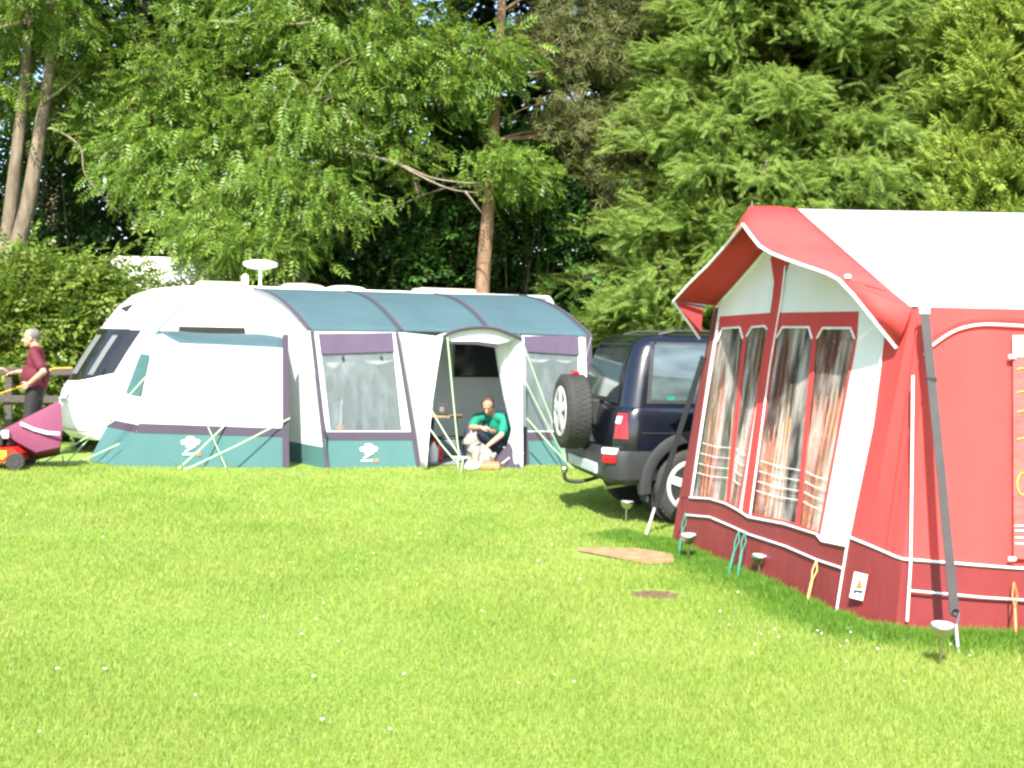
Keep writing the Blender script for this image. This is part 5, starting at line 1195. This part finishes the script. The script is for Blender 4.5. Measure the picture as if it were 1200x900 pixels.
tag(MB().box((0,0,.035), (.26,.18,.065), bev=.012).box((0,0,.075), (.22,.14,.012)).build('orange_tray', mat('orange_terracotta_plastic', (.48,.19,.09), .5), thing('tray', 'low orange tray on the ground by the open door flap', 'tray', tr0)), None, None)
bw = Vector((gnd(553,547.5,.01).x, 15.22, .012)); bo = thing('dog_bowl', 'small white round bowl on the ground in front of the dog', 'bowl', bw)
MB().lathe([(.085,0),(.095,.02),(.08,.055),(.07,.055),(.06,.02),(.0,.02)], (0,0,0), n=24).build('bowl', X['piping'], bo, smooth=True)
MB().lathe([(.0,.026),(.058,.026),(.056,.034),(.0,.036)], (0,0,0), n=18).build('food', X['soil'], bo)
bb = thing('ball', 'small white ball beside the orange tray', 'ball', Vector((dep(562,544,15.30).x, 15.30, .055)))
MB().lathe([(.043*math.sin(t), -.043*math.cos(t)) for t in [math.pi*i/10 for i in range(11)]], (0,0,0), n=18).build('ball_skin', X['piping'], bb, smooth=True)
# ================================================================== small things on the grass
def solar(px, py, label, tilt, hh=.22, sc=1.0):
    g = gnd(px, py); o = thing('solar_light', label, 'garden light', g, 0, 'solar stake lights along the red awning'); o.rotation_euler = (R(tilt[0]), R(tilt[1]), 0)
    MB().tube([(0,0,-.05),(0,0,hh-.06)], .0075, 8).build('stake', X['steel'], o)
    MB().lathe([(.012,hh-.07),(.030,hh-.065),(.052,hh-.04),(.062,hh-.012),(.064,hh),(.060,hh+.004)], (0,0,0), n=24).build('bowl', X['steel'], o, smooth=True)
    MB().lathe([(.0,hh+.002),(.056,hh+.002),(.056,hh+.008),(0,hh+.010)], (0,0,0), n=24).build('lens', X['white_lens'], o)
solar(1102, 781, 'silver solar stake light beside the grey strap at the near corner of the red awning', (4,0))
solar(889, 679, 'silver solar stake light between the green pegs and the yellow peg', (0,3), .17)
solar(807, 659, 'silver solar stake light at the far corner of the red awning beside the tan board', (3,-2), .21)
solar(733, 613, 'silver solar stake light in the grass by the rear wheel of the dark car', (0,4), .20)
# tan board and soil
mb = MB(); mb.plate([gnd(*q, .02) for q in [(676,643.5),(700,642.5),(745,643.5),(788,650),(790,658),(760,659.5),(715,651)]])
tag(mb.build('ground_board', X['board'], None, solid=.02), 'flat tan board lying in the grass in front of the dark car', 'board')
so_ = gnd(767, 697)
mb = MB(); n_ = 22
mb.add([(so_.x+(.15+.04*math.sin(i*2.3))*math.cos(i*6.283/n_), so_.y+(.12+.03*math.sin(i*3.1))*math.sin(i*6.283/n_), .004) for i in range(n_)]+[(so_.x, so_.y, .018)], [(i, (i+1)%n_, n_) for i in range(n_)])
tag(mb.build('soil_patch', X['soil']), None, None, kind='structure')
# ================================================================== fence
fb = gnd(30, 530); Yf = 17.0
A_, B_ = Vector((-10.2, 16.9, 0)), Vector((-5.75, 17.35, 0)); fd = (B_-A_).normalized()
fe_ = thing('rail_fence', 'weathered grey wooden post and rail fence in front of the hedge', 'fence', A_, math.atan2(fd.y, fd.x))
L = (B_-A_).length
for z in (1.10, .70):
    MB().box((L/2, -.055, z), (L, .04, .10), bev=.006).build('rail', X['wood_grey'], fe_)
for i in range(4):
    MB().box((.25+i*(L-.4)/3, 0, .565), (.10,.07,1.13), bev=.01).build('post', X['wood_grey'], fe_)
yr = MB().tube(spline([dep(x, y, 16.7) for x, y in [(-30,470),(0,461),(30,450),(55,437),(62,432),(85,431)]], 4), .009, 6)
tag(yr.build('fence_rope', X['orange_rope'], None), 'orange yellow rope slung along the wooden fence behind the standing man', 'rope')
# ================================================================== mower with cloth bag
Mo = gnd(-1, 549); mow = thing('lawn_mower', 'red lawn mower with burgundy cloth grass bag at the left edge', 'lawn mower', Mo, R(8))
mb = MB(); prof = [(-.34,.10),(-.34,.20),(-.28,.27),(.22,.27),(.30,.20),(.30,.10)]
mb.add([Vector((x, -.24, z)) for x, z in prof]+[Vector((x, .24, z)) for x, z in prof], [tuple(range(6))[::-1], tuple(range(6,12))]+[(i, (i+1)%6, (i+1)%6+6, i+6) for i in range(6)])
deck = mb.build('deck', X['mower_red'], mow)
MB().plate([Vector((.10+a, -.247, .19+b)) for a, b in [(-.05,.05),(.05,.05),(.05,-.01),(0,-.06),(-.05,-.01)]]).build('badge', X['yellow'], deck, solid=.004)
eng = MB().box((-.06,0,.35), (.26,.24,.15), bev=.03).lathe([(.10,.41),(.11,.44),(.09,.49),(.03,.50)], (-.06,0,0), n=16).build('engine', X['black'], mow)
MB().box((.09,-.06,.42), (.10,.10,.10), bev=.02).build('air_filter', X['grey_trim'], eng)
for x, y, r_ in [(-.25,-.28,.09), (-.25,.28,.09), (.26,-.28,.11), (.26,.28,.11)]:
    wh = MB().lathe([(.02,-.03),(r_*.9,-.03),(r_,-.02),(r_,.02),(r_*.9,.03),(.02,.03)], (x,y,r_), 'Y', 20).build('wheel', X['rubber'], mow, smooth=True, split=40)
    MB().lathe([(.0,-.036),(r_*.55,-.036),(r_*.55,-.03)], (x,y,r_), 'Y', 16).build('hub', X['cream'] if x < 0 else X['rubber'], wh)
MB().tube(spline([(-.2,-.2,.26),(-.55,-.2,.62),(-.80,-.2,.92)], 4), .012, 6).tube(spline([(-.2,.2,.26),(-.55,.2,.62),(-.80,.2,.92)], 4), .012, 6).tube([(-.80,-.2,.92),(-.80,.2,.92)], .012, 6).build('handle', X['black'], mow)
def bp_(x, y, dY=0): return dep(x, y, Mo.y+.05+dY)-Mo
Rz = Matrix.Rotation(-R(8), 3, 'Z')
bag = [(0,505),(35,487),(66,471),(72,473),(73,500),(70,524),(42,530),(22,519)]
fa = [Rz @ bp_(*q, -.06) for q in bag]; bk = [Rz @ bp_(q[0], q[1]+9, .40) for q in bag]
mb = MB(); n_ = len(bag); ctr_ = sum(fa, Vector())/n_+Vector((0,-.07,.0))
mb.add(fa+bk+[ctr_], [(i, (i+1)%n_, (i+1)%n_+n_, i+n_) for i in range(n_)]+[(i, (i+1)%n_, 2*n_) for i in range(n_)]+[tuple(range(n_, 2*n_))])
X['plum'] = fabric('plum_bag_cloth', (.19,.05,.10), .05, bump=.7, bscale=8)
bg_ = mb.build('grass_bag', X['plum'], mow, smooth=True, split=50)
MB().strip([Rz @ bp_(x, y, -.145) for x, y in [(24,496),(40,503),(55,507),(70,508)]], .035, .004, Vector((0,-1,0))).build('bag_stripe', X['piping'], bg_)
# ================================================================== motorhome glimpsed through the leaves
mh = thing('motorhome', 'white motorhome half hidden by leaves behind the caravan roof', 'motorhome', (-5.80, 19.55, 0), R(4)); mh.scale = (.80,.9,.95)
mb = MB(); prof = [(-.95,.45),(-1.03,.9),(-1.05,2.6),(-1.0,2.95),(-.85,3.08),(.85,3.08),(1.0,2.95),(1.05,2.6),(1.03,.9),(.95,.45)]
n_ = len(prof); mb.add([Vector((x, 0, z)) for x, z in prof]+[Vector((x, 5.2, z)) for x, z in prof], [tuple(range(n_)), tuple(range(n_, 2*n_))]+[(i, (i+1)%n_, (i+1)%n_+n_, i+n_) for i in range(n_)])
mb.build('body', X['white_paint'], mh)
MB().box((0,-.01,2.0), (1.3,.05,.6), bev=.02).build('rear_window', X['dark_glass'], mh)
MB().box((0,-.06,.55), (1.9,.12,.22), bev=.03).build('bumper', X['car_plastic'], mh)
for s_ in (-1, 1): MB().box((s_*.92,-.02,.95), (.14,.05,.34), bev=.015).build('tail_light', X['red_lens'], mh)
MB().box((.2,1.5,3.12), (.6,.6,.12), bev=.03).build('roof_vent', X['cream'], mh)
for x, y in [(-.85,1.0),(.85,1.0),(-.85,4.2),(.85,4.2)]:
    MB().lathe([(.1,-.1),(.33,-.1),(.35,0),(.33,.1),(.1,.1)], (x,y,.35), 'X', 22).build('wheel', X['rubber'], mh, smooth=True)

for o in COL.objects:                    # setting order for the renderer
    pass
scene.render.engine = 'CYCLES'
scene.cycles.max_bounces = 8; scene.cycles.transparent_max_bounces = 16
scene.cycles.filter_width = 2.5
